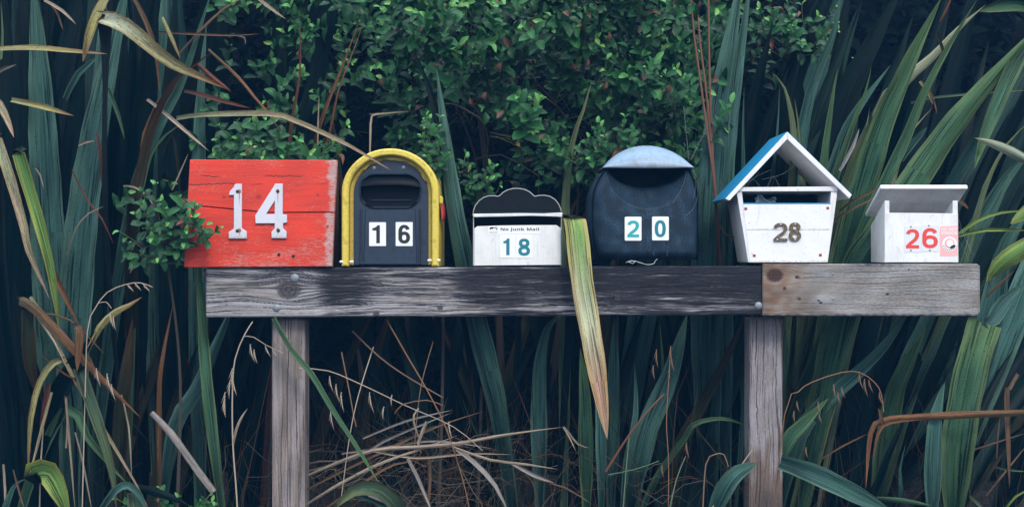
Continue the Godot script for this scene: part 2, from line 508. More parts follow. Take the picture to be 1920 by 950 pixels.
	# flax blades: fine ribs along the blade, a keel, pale flecks and brown nicks
	for k in [["flax", 0.13, 0.0], ["dead", 0.3, 1.0]]:
		TX[k[0]] = paint(96, 1024, func(u, v):
			var x: float = u * 0.07
			var rib := n2(u * 34.0, v * 5.0 + 30.0 * k[2]) * 0.6 + n2(u * 80.0, v * 16.0) * 0.4
			var tone: float = 0.9 + k[1] * rib + 0.12 * n2(u * 3.0, v * 6.0 + 50.0 * k[2])
			tone -= 0.22 * smoothstep(0.035, 0.0, absf(u - 0.5))
			var c := Color(tone, tone, tone)
			if k[2] == 0.0:
				var fleck := n2(u * 30.0 + 7.0, v * 330.0)
				c = c.lerp(Color(1, 1, 1) * 1.25, smoothstep(0.66, 0.74, fleck) * smoothstep(-0.1, 0.2, n2(u * 2.0, v * 9.0)))
				c = c.lerp(Color(0.62, 0.5, 0.32), 0.7 * smoothstep(0.7, 0.8, n2(u * 16.0 + 31.0, v * 90.0)))
				c = c.lerp(Color(1, 1, 1) * 1.5, 0.8 * smoothstep(0.78, 0.84, n2(u * 12.0 + 90.0, v * 120.0)))
				c = c.lerp(c * 0.6, smoothstep(0.45, 0.6, n2(u * 14.0, v * 2.5 + 70.0)))
				c = c.lerp(c * 1.3, smoothstep(0.3, 0.6, n2(u * 9.0 + 20.0, v * 2.0)))
			else:
				c = c.lerp(Color(0.42, 0.34, 0.3), 0.5 * smoothstep(0.4, 0.7, n2(u * 12.0, v * 40.0) + 0.25 * rib))
				c = c.lerp(Color(0.15, 0.12, 0.1), 0.7 * smoothstep(0.66, 0.74, n2(u * 22.0 + 3.0, v * 7.0)))
			c.a = 0.5 + 0.35 * rib - 0.3 * smoothstep(0.06, 0.0, absf(u - 0.5))
			return c)
	# shrub leaf: a pale midrib and side veins
	TX.leaf = paint(64, 128, func(u, v):
		var s := absf(u - 0.5)
		var mid := smoothstep(0.05, 0.01, s)
		var vein := smoothstep(0.35, 0.5, absf(fposmod(v * 7.0 - s * 3.2, 1.0) - 0.5))
		var tone := 0.84 + 0.16 * mid + 0.05 * vein + 0.1 * n2(u * 6.0, v * 9.0)
		return Color(tone, tone, tone * (1.0 - 0.1 * mid), 0.5 + 0.35 * s + 0.14 * vein - 0.2 * mid))
	# white house paint: brushed, a little dirty, with small rust marks
	TX.white = paint(256, 256, func(u, v):
		var br := n2(u * 40.0, v * 7.0) * 0.5 + n2(u * 120.0, v * 12.0) * 0.5
		var t := 0.93 + 0.025 * br + 0.02 * n2(u * 3.0, v * 3.0)
		var c := Color(t, t, t * 0.995)
		c = c.lerp(Color(0.7, 0.69, 0.68), 0.4 * smoothstep(0.75, 0.95, n2(u * 9.0 + 4.0, v * 9.0) + 0.35 * n2(u * 50.0, v * 50.0)))
		c = c.lerp(Color(0.84, 0.82, 0.79), 0.3 * smoothstep(0.2, 0.6, n2(u * 2.2 + 9.0, v * 2.0)))
		c = c.lerp(Color(0.72, 0.73, 0.7), 0.22 * smoothstep(0.35, 0.8, n2(u * 26.0, v * 2.0 + 5.0) + 0.25 * n2(u * 70.0, v * 40.0)))
		c.a = 0.5 + 0.3 * br
		return c)
	TX.front28 = paint(256, 200, func(u, v):
		var br := n2(u * 10.0, v * 60.0) * 0.5 + n2(u * 20.0, v * 150.0) * 0.5
		var t := 0.95 + 0.02 * br + 0.015 * n2(u * 3.0, v * 3.0)
		var c := Color(t, t, t)
		for m in [[0.07, 0.72, 0.012, 0.02], [0.45, 0.95, 0.04, 0.012], [0.16, 1.0, 0.03, 0.02], [0.2, 0.965, 0.1, 0.008], [0.8, 0.95, 0.06, 0.007]]:
			c = c.lerp(Color(0.85, 0.5, 0.25), 0.75 * smoothstep(1.2, 0.2, Vector2((u - m[0]) / m[2], (v - m[1]) / m[3]).length() + 0.5 * n2(u * 60.0, v * 60.0)))
		c = c.lerp(Color(0.76, 0.76, 0.73), 0.22 * smoothstep(0.3, 0.8, n2(u * 30.0, v * 1.5 + 5.0) + 0.3 * n2(u * 80.0, v * 30.0)) * smoothstep(0.5, 0.0, v))
		c = c.lerp(Color(0.68, 0.66, 0.62), 0.55 * smoothstep(0.93, 1.0, v + 0.03 * n2(u * 20.0, 1.0)))
		c = c.lerp(Color(0.62, 0.6, 0.58), 0.3 * smoothstep(0.74, 0.8, n2(u * 22.0, v * 15.0)))
		c.a = 0.5 + 0.3 * br
		return c)
	# moulded plastic: dark, dusty, finely pitted
	TX.pits = paint(512, 512, func(u, v):
		var a := n2(u * 55.0, v * 55.0) * 0.55 + n2(u * 130.0, v * 130.0) * 0.45
		var dust := smoothstep(0.15, 0.7, a + 0.5 * n2(u * 5.0, v * 5.0))
		var t := 0.58 + 0.22 * a + 0.6 * dust
		return Color(t, t, t * 1.02, 0.5 + 0.4 * a))
	TX.grime = paint(256, 256, func(u, v):
		var t := 0.93 + 0.04 * n2(u * 12.0, v * 12.0) + 0.05 * n2(u * 60.0, v * 60.0)
		var c := Color(t, t, t)
		c = c.lerp(Color(0.45, 0.42, 0.36), 0.3 * smoothstep(0.3, 0.9, n2(u * 5.0, v * 5.0) + 0.4 * n2(u * 40.0, v * 40.0)))
		c.a = 0.5 + 0.2 * n2(u * 90.0, v * 90.0)
		return c)
	# white enamel numerals with rust running from their screws
	for k in [["one", 0.6], ["four", 0.42]]:
		TX[k[0]] = paint(64, 160, func(u, v):
			var t := 0.9 + 0.03 * n2(u * 9.0, v * 20.0)
			var c := Color(t, t, t * 1.01)
			for r in [[0.14, 0.3], [0.85, 0.12]]:
				var down: float = v - r[0]
				var w := 0.045 + 0.02 * n2(v * 20.0, 1.0)
				var run: float = smoothstep(w, 0.0, absf(u - k[1])) * smoothstep(-0.01, 0.02, down) * smoothstep(r[1], 0.02, down)
				c = c.lerp(Color(0.62, 0.4, 0.24), 0.85 * run)
				c = c.lerp(Color(0.5, 0.27, 0.16), smoothstep(1.5, 0.7, Vector2((u - k[1]) / 0.09, (v - r[0]) / 0.035).length()) * 0.7)
			c = c.lerp(Color(0.6, 0.5, 0.42), 0.35 * smoothstep(0.93, 1.0, v + 0.02 * n2(u * 12.0, 3.0)))
			c.a = 0.5
			return c)
	TX.bark = paint(128, 128, func(u, v):
		var t := 0.8 + 0.25 * n2(u * 8.0, v * 30.0) + 0.15 * n2(u * 30.0, v * 30.0)
		return Color(t, t, t, 0.5 + 0.4 * n2(u * 12.0, v * 40.0)))
	TX.soil = paint(256, 256, func(u, v):
		var t := 0.7 + 0.3 * n2(u * 12.0, v * 12.0) + 0.25 * n2(u * 50.0, v * 50.0)
		return Color(t, t, t, 0.5 + 0.3 * n2(u * 30.0, v * 30.0) + 0.2 * n2(u * 9.0, v * 9.0)))
	TX.brass = paint(128, 128, func(u, v):
		var t := 0.75 + 0.25 * n2(u * 7.0, v * 7.0) + 0.2 * n2(u * 30.0, v * 30.0)
		return Color(t, t * 0.97, t * 0.92, 0.5 + 0.4 * n2(u * 40.0, v * 40.0)))

func materials() -> void:
	M.rail = mat(Color.WHITE, 0.8, TX.rail, 0.12)
	M.rail.metallic_specular = 0.3
	M.board = mat(Color.WHITE, 0.82, TX.board, 0.14)
	M.post = mat(Color.WHITE, 0.85, TX.post, 0.12)
	M.post_b = mat(Color.WHITE, 0.85, TX.post_b, 0.16)
	M.red0 = mat(Color.WHITE, 0.62, TX.red0, 0.1)
	M.red1 = mat(Color.WHITE, 0.62, TX.red1, 0.1)
	M.red_side = tri_mat(mat(lin(0.14, 0.035, 0.025), 0.75, TX.bark, 0.1), 6.0)
	M.one = mat(Color(0.87, 0.87, 0.9), 0.4, TX.one)
	M.four = mat(Color(0.87, 0.87, 0.9), 0.4, TX.four)
	M.rust = tri_mat(mat(lin(0.09, 0.04, 0.02), 0.8, TX.brass, 0.05), 60.0)
	M.galv = tri_mat(mat(lin(0.25, 0.28, 0.31), 0.5, TX.grime, 0.02), 20.0)
	M.galv.metallic = 0.4
	M.hole = mat(lin(0.012, 0.012, 0.013), 0.9)
	M.yellow = tri_mat(mat(lin(0.76, 0.59, 0.085), 0.5, TX.grime, 0.02), 9.0)
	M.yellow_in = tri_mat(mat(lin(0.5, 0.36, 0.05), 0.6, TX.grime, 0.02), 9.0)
	M.navy = tri_mat(mat(lin(0.017, 0.032, 0.06), 0.42, TX.grime, 0.012), 7.0)
	M.black_plastic = tri_mat(mat(lin(0.006, 0.008, 0.012), 0.5, TX.grime, 0.01), 9.0)
	M.black_plastic.metallic_specular = 0.25
	M.white_print = mat(Color(0.9, 0.9, 0.9), 0.45)
	M.black_ink = mat(lin(0.012, 0.013, 0.016), 0.5)
	M.teal_ink = mat(lin(0.005, 0.17, 0.22), 0.5)
	M.cyan_ink = mat(lin(0.015, 0.34, 0.36), 0.5)
	M.red_ink = mat(lin(0.72, 0.055, 0.04), 0.5)
	M.pink = mat(lin(0.85, 0.42, 0.42), 0.55)
	M.pink_deep = mat(lin(0.8, 0.3, 0.3), 0.55)
	M.pale_tile = mat(lin(0.68, 0.71, 0.75), 0.3)
	M.green_ink = mat(lin(0.03, 0.18, 0.07), 0.5)
	M.flag = tri_mat(mat(lin(0.55, 0.05, 0.035), 0.45, TX.grime), 12.0)
	M.tin = tri_mat(mat(Color(0.93, 0.93, 0.93), 0.42, TX.white, 0.02), 5.0)
	M.tin_dark = tri_mat(mat(lin(0.007, 0.01, 0.014), 0.6, TX.grime, 0.015), 8.0)
	M.tin_dark.metallic_specular = 0.25
	M.tin_rim = tri_mat(mat(lin(0.5, 0.5, 0.5), 0.4, TX.grime), 30.0)
	M.slate = tri_mat(mat(lin(0.03, 0.07, 0.115), 0.55, TX.pits, 0.06), 4.5)
	M.slate_skylit = tri_mat(mat(lin(0.25, 0.37, 0.5), 0.5, TX.grime, 0.02), 6.0)  # body plastic made paler; skylight on the lid put into its colour
	M.slate_lip = tri_mat(mat(lin(0.4, 0.48, 0.58), 0.55, TX.grime, 0.02), 6.0)  # lip paler again for dust, over the same painted skylight
	M.slate.metallic_specular = 0.3
	M.white = tri_mat(mat(Color(0.955, 0.955, 0.965), 0.5, TX.white, 0.03), 5.0)
	M.front28 = mat(Color(0.94, 0.94, 0.955), 0.5, TX.front28, 0.03)
	M.blue = tri_mat(mat(lin(0.003, 0.25, 0.5), 0.5, TX.grime, 0.03), 7.0)
	M.bronze = tri_mat(mat(lin(0.24, 0.19, 0.13), 0.6, TX.brass, 0.04), 18.0)
	M.bronze.metallic = 0.35
	M.dark_red = mat(lin(0.3, 0.03, 0.04), 0.6)
	M.enamel = mat(Color(0.8, 0.8, 0.83), 0.4)
	M.flax = mat(Color.WHITE, 0.42, TX.flax, 0.06, true)
	M.flax.metallic_specular = 0.17
	M.dead = mat(Color.WHITE, 0.7, TX.dead, 0.08, true)
	M.dead.metallic_specular = 0.3
	M.stalk = mat(Color.WHITE, 0.7, [], 0.0, true)
	M.leaf = mat(Color.WHITE, 0.38, TX.leaf, 0.05, true)
	M.leaf.metallic_specular = 0.3
	M.leaf.backlight_enabled = true
	M.leaf.backlight = Color(0.22, 0.22, 0.1)
	M.leaf_dull = mat(Color.WHITE, 0.6, TX.leaf, 0.05, true)
	M.leaf_dull.metallic_specular = 0.12
	M.bark = tri_mat(mat(lin(0.075, 0.055, 0.04), 0.85, TX.bark, 0.1), 20.0)
	M.twig = mat(Color.WHITE, 0.7, [], 0.0, true)
	M.soil = tri_mat(mat(lin(0.03, 0.026, 0.022), 0.95, TX.soil, 3.0), 1.2)
	M.dark_backdrop = tri_mat(mat(lin(0.008, 0.009, 0.008), 1.0, TX.soil, 1.0), 1.2)
	M.dark_backdrop.metallic_specular = 0.1
	M.film = mat(Color(0.8, 0.86, 0.9, 0.35), 0.3)
	M.film.transparency = BaseMaterial3D.TRANSPARENCY_ALPHA
	M.silk = mat(Color(0.8, 0.82, 0.85), 0.6)
	M.web = mat(Color(0.55, 0.58, 0.62), 0.7)

# ---------------------------------------------------------------- the timber stand
func make_stand() -> void:
	var o := thing("mailbox_stand", "weathered grey timber rail on two square posts carrying the row of letterboxes", "mailbox stand", Vector3(0, 0, 0))
	var O := o.position
	var mb := Mb.new()
	var a := q(385, 595, O)
	mb.box(Vector3(0, 0, -0.05), Vector3(1.5675, 0.138, 0.0), 0.004)
	var rail := put(mb, "rail", M.rail, o)
	rail.position = Vector3(a.x, a.y, 0)
	rail.rotation.z = 0.0045
	mb = Mb.new()
	xbox(mb, 1430, 494.5, 1835, 592.5, -0.042, 0.005, O, 0.003)
	put(mb, "board", M.board, o, "short browner board with a dark knot at its left end")
	mb = Mb.new()
	xbox(mb, 1432, 497, 1848.5, 590.5, -0.088, -0.0435, O, 0.003)
	put(mb, "backing_board", M.board, o)
	for k in [[509, 571, M.post], [1410, 1473, M.post_b]]:
		mb = Mb.new()
		var x0: float = (k[0] - 960) * S * 1.0125
		var x1: float = (k[1] - 960) * S * 1.0125
		mb.box(Vector3(0, -0.1, -0.09), Vector3(x1 - x0, 0.74, 0), 0.004)
		var p := put(mb, "post", k[2], o)
		p.position = Vector3(x0, 0, -0.0515 if k[0] < 900 else -0.09)
	for k in [[552, 521, 8.4, 0.0], [518, 577, 7.6, 0.0], [1423, 573, 7.6, 0.0]]:
		mb = Mb.new()
		mb.dome(Vector3.ZERO, k[2] * S, 0.005)
		var b := put(mb, "bolt_head", M.galv, o)
		var w := q(k[0], k[1], O)
		b.position = Vector3(w.x, w.y, k[3] - 0.0002)
	for k in [[1562, 513, 2.6], [1562, 560, 2.6], [1494, 519, 3.2], [1471, 539.5, 2.6], [1499.5, 560, 2.4]]:
		mb = Mb.new()
		mb.dome(Vector3.ZERO, k[2] * S, 0.0016)
		var b := put(mb, "nail_head", M.galv if k[0] > 1550 else M.rust, o)
		var w := q(k[0], k[1], O)
		b.position = Vector3(w.x, w.y, 0.0048)
	# short bearers behind the rail, one below each box
	for k in [[372, 612, 0.29, 502], [648, 815, 0.34, 500], [895, 1046, 0.11, 499], [1125, 1300, 0.26, 498], [1408, 1428, 0.22, 497]]:
		mb = Mb.new()
		xbox(mb, k[0], k[3] + 2.0, k[1], k[3] + 24.0, -0.05 - k[2], -0.0505, O, 0.002)
		put(mb, "bearer", M.post_b, o)

func screw(o: Node, x: float, y: float, z: float, r: float, m: Material, O: Vector3, called := "screw") -> void:
	var mb := Mb.new()
	var w := q(x, y, O)
	mb.dome(Vector3.ZERO, r * S, r * S * 0.45)
	var s := put(mb, called, m, o)
	s.position = Vector3(w.x, w.y, z)
	var g := Mb.new()
	g.box(Vector3(-r * S * 0.55, -0.0003, r * S * 0.36), Vector3(r * S * 0.55, 0.0003, r * S * 0.47), 0.00005)
	if r > 2.9:
		var sl := put(g, "slot", M.hole, s)
		sl.rotation.z = 0.6

func c1(list: Array) -> Array:   # outlines measured on an enlarged sheet
	var r := []
	for k in list: r.append([200.0 + k[0] / 2.5, 240.0 + k[1] / 2.5])
	return r

func box_fourteen() -> void:
	var o := thing("mailbox", "red painted plank letterbox with white raised number 14, at the left end", "mailbox", Vector3((489 - 960) * S, EYE + (475 - 501.5) * S, 0))
	var O := o.position
	var mb := Mb.new()
	mb.prism(outline([[357, 299.5], [632, 300.5], [627.4, 397.6], [500, 397.8], [352.5, 383.5]], O), -0.012, 0.012, 0.0016)
	put(mb, "plank", M.red0, o)
	mb = Mb.new()
	mb.prism(outline([[352.4, 385.0], [500, 399.3], [627.2, 399.2], [623, 499.4], [346, 501]], O), -0.012, 0.011, 0.0016)
	put(mb, "plank", M.red1, o)
	for k in [[371, 306, 611, 316], [371, 488, 611, 501], [371, 316, 380, 488], [602, 316, 611, 488]]:
		mb = Mb.new()
		xbox(mb, k[0], k[1], k[2], k[3], -0.29, -0.0125, O, 0.002)
		put(mb, "side_board", M.red_side, o)
	mb = Mb.new()
	xbox(mb, 380, 316, 602, 488, -0.285, -0.275, O, 0.001)
	put(mb, "back_board", M.red_side, o)
	mb = Mb.new()
	mb.prism(outline(c1([[577, 316], [582, 297], [600, 278], [605, 263], [637, 263], [637, 470], [648, 477], [660, 486], [660, 519], [576, 519], [576, 487], [590, 479], [600, 470], [600, 316]]), O), 0.0115, 0.019, 0.0014)
	var n1 := put(mb, "numeral", M.one, o, "raised white numeral 1 with rust runs")
	mb = Mb.new()
	mb.prism(outline(c1([[791, 264], [795, 262], [828, 262], [828, 405], [846, 407], [848, 412], [848, 443], [830, 447], [830, 470], [846, 486], [846, 517], [776, 517], [776, 487], [791, 470]]), O), 0.0115, 0.019, 0.0012)
	var n4 := put(mb, "numeral", M.four, o, "raised white numeral 4 with rust runs")
	mb = Mb.new()
	mb.prism(outline(c1([[794, 263], [795, 336], [751, 404], [795, 404], [795, 447], [702, 447], [700, 411]]), O), 0.0115, 0.0189, 0.0006)
	put(mb, "numeral_arm", M.enamel, n4)
	for k in [[447, 359.5, n1], [446.6, 433, n1], [522.2, 359, n4], [523.5, 432.5, n4]]:
		screw(k[2], k[0], k[1], 0.0188, 3.4, M.rust, O)
	for k in [[523.5, 477.5], [550.5, 480.5]]:
		mb = Mb.new()
		mb.dome(Vector3.ZERO, 3.3 * S, 0.0008)
		var h := put(mb, "screw_hole", M.hole, o)
		var w := q(k[0], k[1], O)
		h.position = Vector3(w.x, w.y, 0.0109)

func arch(x0: float, x1: float, top: float, spring: float, bottom: float, n := 28) -> Array:   # outline of a round-topped shape, from bottom left over the top to bottom right
	var r := [[x0, bottom]]
	for i in n + 1:
		var a := PI - PI * i / n
		r.append([(x0 + x1) / 2 + (x1 - x0) / 2 * cos(a), spring - (spring - top) * sin(a)])
	r.append([x1, bottom])
	return r

func stadium(x0: float, x1: float, y0: float, y1: float, r: float, n := 8) -> Array:
	var p := []
	for k in [[x1 - r, y0 + r, -90], [x1 - r, y1 - r, 0], [x0 + r, y1 - r, 90], [x0 + r, y0 + r, 180]]:
		for i in n + 1:
			var a := deg_to_rad(k[2] + 90.0 * i / n)
			p.append([k[0] + r * cos(a), k[1] + r * sin(a)])
	return p

func c2(x: float, y: float) -> Array:
	return [600.0 + x / 3.393, 240.0 + y / 3.393]

func ring(outer: Array, inner: Array) -> Array:   # a horseshoe: out along one outline and back along the other
	var r := outer.duplicate()
	var b := inner.duplicate()
	b.reverse()
	r.append_array(b)
	return r

func numeral_tile(o: Node3D, O: Vector3, x0: float, y0: float, x1: float, y1: float, z: float, text: String, tx0: float, ty0: float, tx1: float, ty1: float, tile: Material, ink: Material, r := 1.0) -> void:
	var mb := Mb.new()
	mb.prism(outline(stadium(x0, x1, y0, y1, r, 3), O), z, z + 0.0012, 0.0003)
	var t := put(mb, "number_sticker", tile, o)
	mb = Mb.new()
	figure(mb, text, tx0, ty0, tx1, ty1, z + 0.0008, z + 0.0016, O)
	put(mb, "numeral", ink, t)

func box_sixteen() -> void:
	var o := thing("mailbox", "arched navy plastic letterbox with a yellow rim and the number 16", "mailbox", Vector3((732 - 960) * S, EYE + (475 - 499.5) * S, 0))
	var O := o.position
	var mb := Mb.new()
	mb.prism(outline(ring(arch(640.5, 822, 278.3, 360, 499), arch(653, 809.5, 291, 362, 499)), O), -0.34, 0.004, 0.004)
	put(mb, "rim", M.yellow, o)
	mb = Mb.new()
	mb.prism(outline(ring(arch(653, 809.5, 291, 362, 497), arch(661, 802.5, 299, 364, 497)), O), -0.338, -0.016, 0.003)
	put(mb, "inner_rim", M.yellow_in, o)
	# front door: an arched plate with a rounded opening, cut along a hair line above the opening
	var hole := stadium(673.5, 787, 326.5, 387.5, 27)
	hole.append([730.3, 326.5])
	var outer := arch(661.2, 802.3, 299.2, 364, 496.5)
	var cut := []
	var top := 0
	for i in outer.size():
		cut.append(outer[i])
		if i == 15:
			var st := 0
			for k in hole.size():
				if hole[k][1] < 326.6 and absf(hole[k][0] - outer[15][0]) < absf(hole[st][0] - outer[15][0]): st = k
			for k in hole.size():
				var h: Array = hole[(st + hole.size() - k) % hole.size()]
				cut.append([h[0], h[1]])
			cut.append([hole[st][0] + 0.05, hole[st][1] - 0.02])
			cut.append([outer[15][0] + 0.05, outer[15][1] + 0.005])
	mb = Mb.new()
	mb.prism(outline(cut, O), -0.045, -0.022, 0.0005)
	var door := put(mb, "door", M.navy, o)
	mb = Mb.new()   # moulded lip round the opening
	var l0 := stadium(671, 789.5, 322.5, 390.5, 30)
	var l1 := stadium(674.5, 786, 327, 387, 26.5)
	l0.append([l0[0][0] - 0.01, l0[0][1]])
	l1.append([l1[0][0] - 0.01, l1[0][1]])
	mb.prism(outline(ring(l0, l1), O), -0.024, -0.0165, 0.0025)
	put(mb, "opening_lip", M.navy, door)
	mb = Mb.new()
	mb.prism(outline(arch(661.5, 802, 300, 364, 496), O), -0.3, -0.1, 0.001)
	put(mb, "inner_wall", M.black_plastic, o)
	# hood over the slot and the flap below it
	var rows := []
	var uvs := []
	for j in 9:
		var f := j / 8.0
		var row := []
		var ur := []
		for i in 13:
			var u := i / 12.0 * 2.0 - 1.0
			var hw := lerpf(46.0, 54.0, sin(f * PI / 2))
			var y := lerpf(327.0, 346.0, 1 - cos(f * PI / 2)) + 3.0 * pow(absf(u), 4.0)
			var w := q(730.2 + u * hw, y, O)
			row.append(Vector3(w.x, w.y, -0.05 + 0.044 * sin(f * PI / 2) * (1 - 0.25 * pow(absf(u), 3.0))))
			ur.append(Vector2(u, f))
		rows.append(row); uvs.append(ur)
	for e in [[348.0, 0.0], [347.0, -0.05]]:   # rolled lower edge and underside
		var row := []
		var ur := []
		for i in 13:
			var u := i / 12.0 * 2.0 - 1.0
			var w := q(730.2 + u * 53.0, e[0] + 3.0 * pow(absf(u), 4.0), O)
			row.append(Vector3(w.x, w.y, -0.0075 * (1 + pow(absf(u), 3.0)) + e[1]))
			ur.append(Vector2(u, 1))
		rows.append(row); uvs.append(ur)
	mb = Mb.new()
	mb.sheet(rows, uvs, [], true)
	put(mb, "hood", M.black_plastic, o)
	mb = Mb.new()
	mb.prism(outline(stadium(674, 786.5, 341, 387, 22), O), -0.052, -0.047, 0.001)
	put(mb, "flap", M.black_plastic, o)
	mb = Mb.new()
	xbox(mb, 692, 373.2, 768, 375.2, -0.047, -0.041, O, 0.0008)
	put(mb, "flap_ridge", M.navy, o)
	mb = Mb.new()   # raised middle of the door
	mb.prism(outline([[683, 391], [778, 391], [781, 496], [679.5, 496]], O), -0.0225, -0.0195, 0.0022)
	put(mb, "door_panel", M.navy, o)
	for k in [[672.5, 677.5], [783.5, 788.5]]:
		mb = Mb.new()
		mb.prism(outline([[k[0] + 1, 391], [k[1] - 1, 391], [k[1], 492], [k[1] + 1.5, 496], [k[0] - 1.5, 496], [k[0], 492]], O), -0.0225, -0.015, 0.0028)
		put(mb, "rib", M.navy, o)
	for k in [699.5, 755.2]:
		screw(o, k, 314.0 if k < 720 else 313.0, -0.0222, 3.6, M.galv, O)
	for k in [641, 659.5, 806, 822.5]:
		mb = Mb.new()
		mb.tube([Vector3.ZERO, Vector3(0.008, 0, 0)], 0.0035, 0.0035, 8)
		mb.dome(Vector3.ZERO, 0.0035, 0.002)
		var p := put(mb, "hinge_pin", M.white_print, o)
		var w := q(k - 2.5, 490.5 if k < 700 else 488.0, O)
		p.position = Vector3(w.x, w.y, 0.001)
	mb = Mb.new()   # signal flag on the right side
	xbox(mb, 822.2, 366.5, 828.6, 381.5, -0.075, -0.03, O, 0.003)
	var piv := put(mb, "flag_pivot", M.yellow, o)
	mb = Mb.new()
	mb.prism(outline([[825, 381], [828, 379], [829.6, 388], [830, 400], [828.8, 410], [826.5, 411], [825.4, 400]], O), -0.16, -0.04, 0.001)
	put(mb, "flag", M.flag, o)
	numeral_tile(o, O, c2(307, 0)[0], c2(0, 598)[1], c2(415, 0)[0], c2(0, 750)[1], -0.0195, "1", c2(328, 0)[0], c2(0, 617)[1], c2(376, 0)[0], c2(0, 732)[1], M.white_print, M.black_ink)
	numeral_tile(o, O, c2(477, 0)[0], c2(0, 597)[1], c2(586, 0)[0], c2(0, 750)[1], -0.0195, "6", c2(494, 0)[0], c2(0, 614)[1], c2(569, 0)[0], c2(0, 734)[1], M.white_print, M.black_ink)

func c3(list: Array) -> Array:
	var r := []
	for k in list: r.append([860.0 + k[0] / 4.75, 320.0 + k[1] / 4.75])
	return r

func box_eighteen() -> void:
	var o := thing("mailbox", "small white tin letterbox marked 18 with a dark scalloped back plate", "mailbox", Vector3((971 - 960) * S, EYE + (475 - 498.5) * S, 0))
	var O := o.position
	var mb := Mb.new()
	mb.prism(outline(c3([[138, 845], [138, 515], [165, 494], [400, 487], [640, 484], [872, 484], [910, 512], [912, 838]]), O), -0.0025, 0.0, 0.0008)
	var front := put(mb, "front_panel", M.tin, o)
	var edge := c3([[118, 392], [122, 350], [140, 300], [172, 258], [215, 226], [262, 212], [312, 210], [345, 216], [362, 210], [395, 178], [440, 155], [490, 144], [540, 144], [590, 153], [635, 174], [668, 204], [682, 216], [720, 208], [770, 206], [822, 216], [868, 244], [900, 285], [920, 330], [928, 378]])
	var plate := edge.duplicate()
	plate.append_array(c3([[924, 840], [128, 845]]))
	mb = Mb.new()
	mb.prism(outline(plate, O), -0.1, -0.097, 0.0003)
	put(mb, "back_plate", M.tin_dark, o)
	mb = Mb.new()   # folded bright edge of the scalloped top
	var pts := []
	for i in edge.size() - 1:
		for f in [0.0, 0.5]:
			var w := q(lerpf(edge[i][0], edge[i + 1][0], f), lerpf(edge[i][1], edge[i + 1][1], f), O)
			pts.append(Vector3(w.x, w.y, -0.096))
	mb.tube(pts, 0.0012, 0.0012, 6)
	put(mb, "plate_edge", M.tin_rim, o)
	for k in [[0, 128, 133], [1, 912, 918]]:
		mb = Mb.new()
		var p := c3([[k[1], 405], [k[2], 845]])
		xbox(mb, p[0][0], p[0][1], p[1][0], p[1][1], -0.0965, -0.003, O, 0.0004)
		put(mb, "side_wall", M.tin_rim if k[0] else M.tin, o)
	mb = Mb.new()
	xbox(mb, 888.5, 496, 1052, 498, -0.0965, -0.003, O, 0.0004)
	put(mb, "base", M.tin_dark, o)
	mb = Mb.new()   # slightly bowed bar across the front of the lid
	mb.prism(outline(c3([[128, 384], [330, 382], [540, 378], [760, 380], [922, 372], [926, 380], [918, 414], [880, 409], [640, 402], [420, 408], [132, 413]]), O), -0.004, 0.004, 0.0012)
	put(mb, "lid_bar", M.tin, o)
	mb = Mb.new()
	var lid := outline(c3([[130, 386], [920, 384]]), O)
	mb.quad(Vector3(lid[0].x, lid[0].y, -0.003), Vector3(lid[1].x, lid[1].y, -0.003), Vector3(lid[1].x, lid[1].y + 0.012, -0.0965), Vector3(lid[0].x, lid[0].y + 0.012, -0.0965), Vector3(0, 1, 0))
	put(mb, "lid", M.tin_dark, o)
	var z := 0.0002
	mb = Mb.new()
	mb.prism(outline(c3([[262, 494], [728, 490], [730, 562], [262, 567]]), O), z - 0.0004, z + 0.0004, 0.0001)
	var notice := put(mb, "notice_sticker", M.white_print, o, "small sticker reading No Junk Mail")
	mb = Mb.new()
	var w := c3([[374, 506], [717, 541]])
	lettering(mb, "No Junk Mail", "Droid Sans", 700, w[0][0], w[0][1], w[1][0], w[1][1], z, z + 0.0007, O)
	put(mb, "lettering", M.black_ink, notice)
	mb = Mb.new()
	mb.prism(outline(c3([[275, 508], [292, 500], [318, 503], [340, 498], [342, 502], [322, 510], [306, 512], [302, 521], [296, 515], [284, 524], [276, 520]]), O), z, z + 0.0007, 0.0001)
	put(mb, "emblem", M.black_ink, notice)
	mb = Mb.new()
	mb.prism(outline(c3([[326, 507], [334, 514], [346, 506], [350, 508], [340, 528], [334, 526]]), O), z, z + 0.0007, 0.0001)
	put(mb, "emblem", M.green_ink, notice)
	for k in [[272, 541, 350], [272, 552, 345]]:
		mb = Mb.new()
		var e := c3([[k[0], k[1] - 1.5], [k[2], k[1] + 1.5]])
		xbox(mb, e[0][0], e[0][1], e[1][0], e[1][1], z, z + 0.0006, O, 0.0001)
		put(mb, "emblem_line", M.green_ink, notice)
	var t := c3([[367, 574], [506, 776], [511, 574], [658, 778], [398, 603], [453, 751], [531, 603], [636, 757]])
	numeral_tile(o, O, t[0][0], t[0][1], t[1][0], t[1][1], z - 0.0004, "1", t[4][0], t[4][1], t[5][0], t[5][1], M.white_print, M.teal_ink, 0.4)
	numeral_tile(o, O, t[2][0], t[2][1], t[3][0], t[3][1], z - 0.0004, "8", t[6][0], t[6][1], t[7][0], t[7][1], M.white_print, M.teal_ink, 0.4)

func c4(x: float, y: float) -> Array:
	return [1080.0 + x / 3.654, 250.0 + y / 3.654]

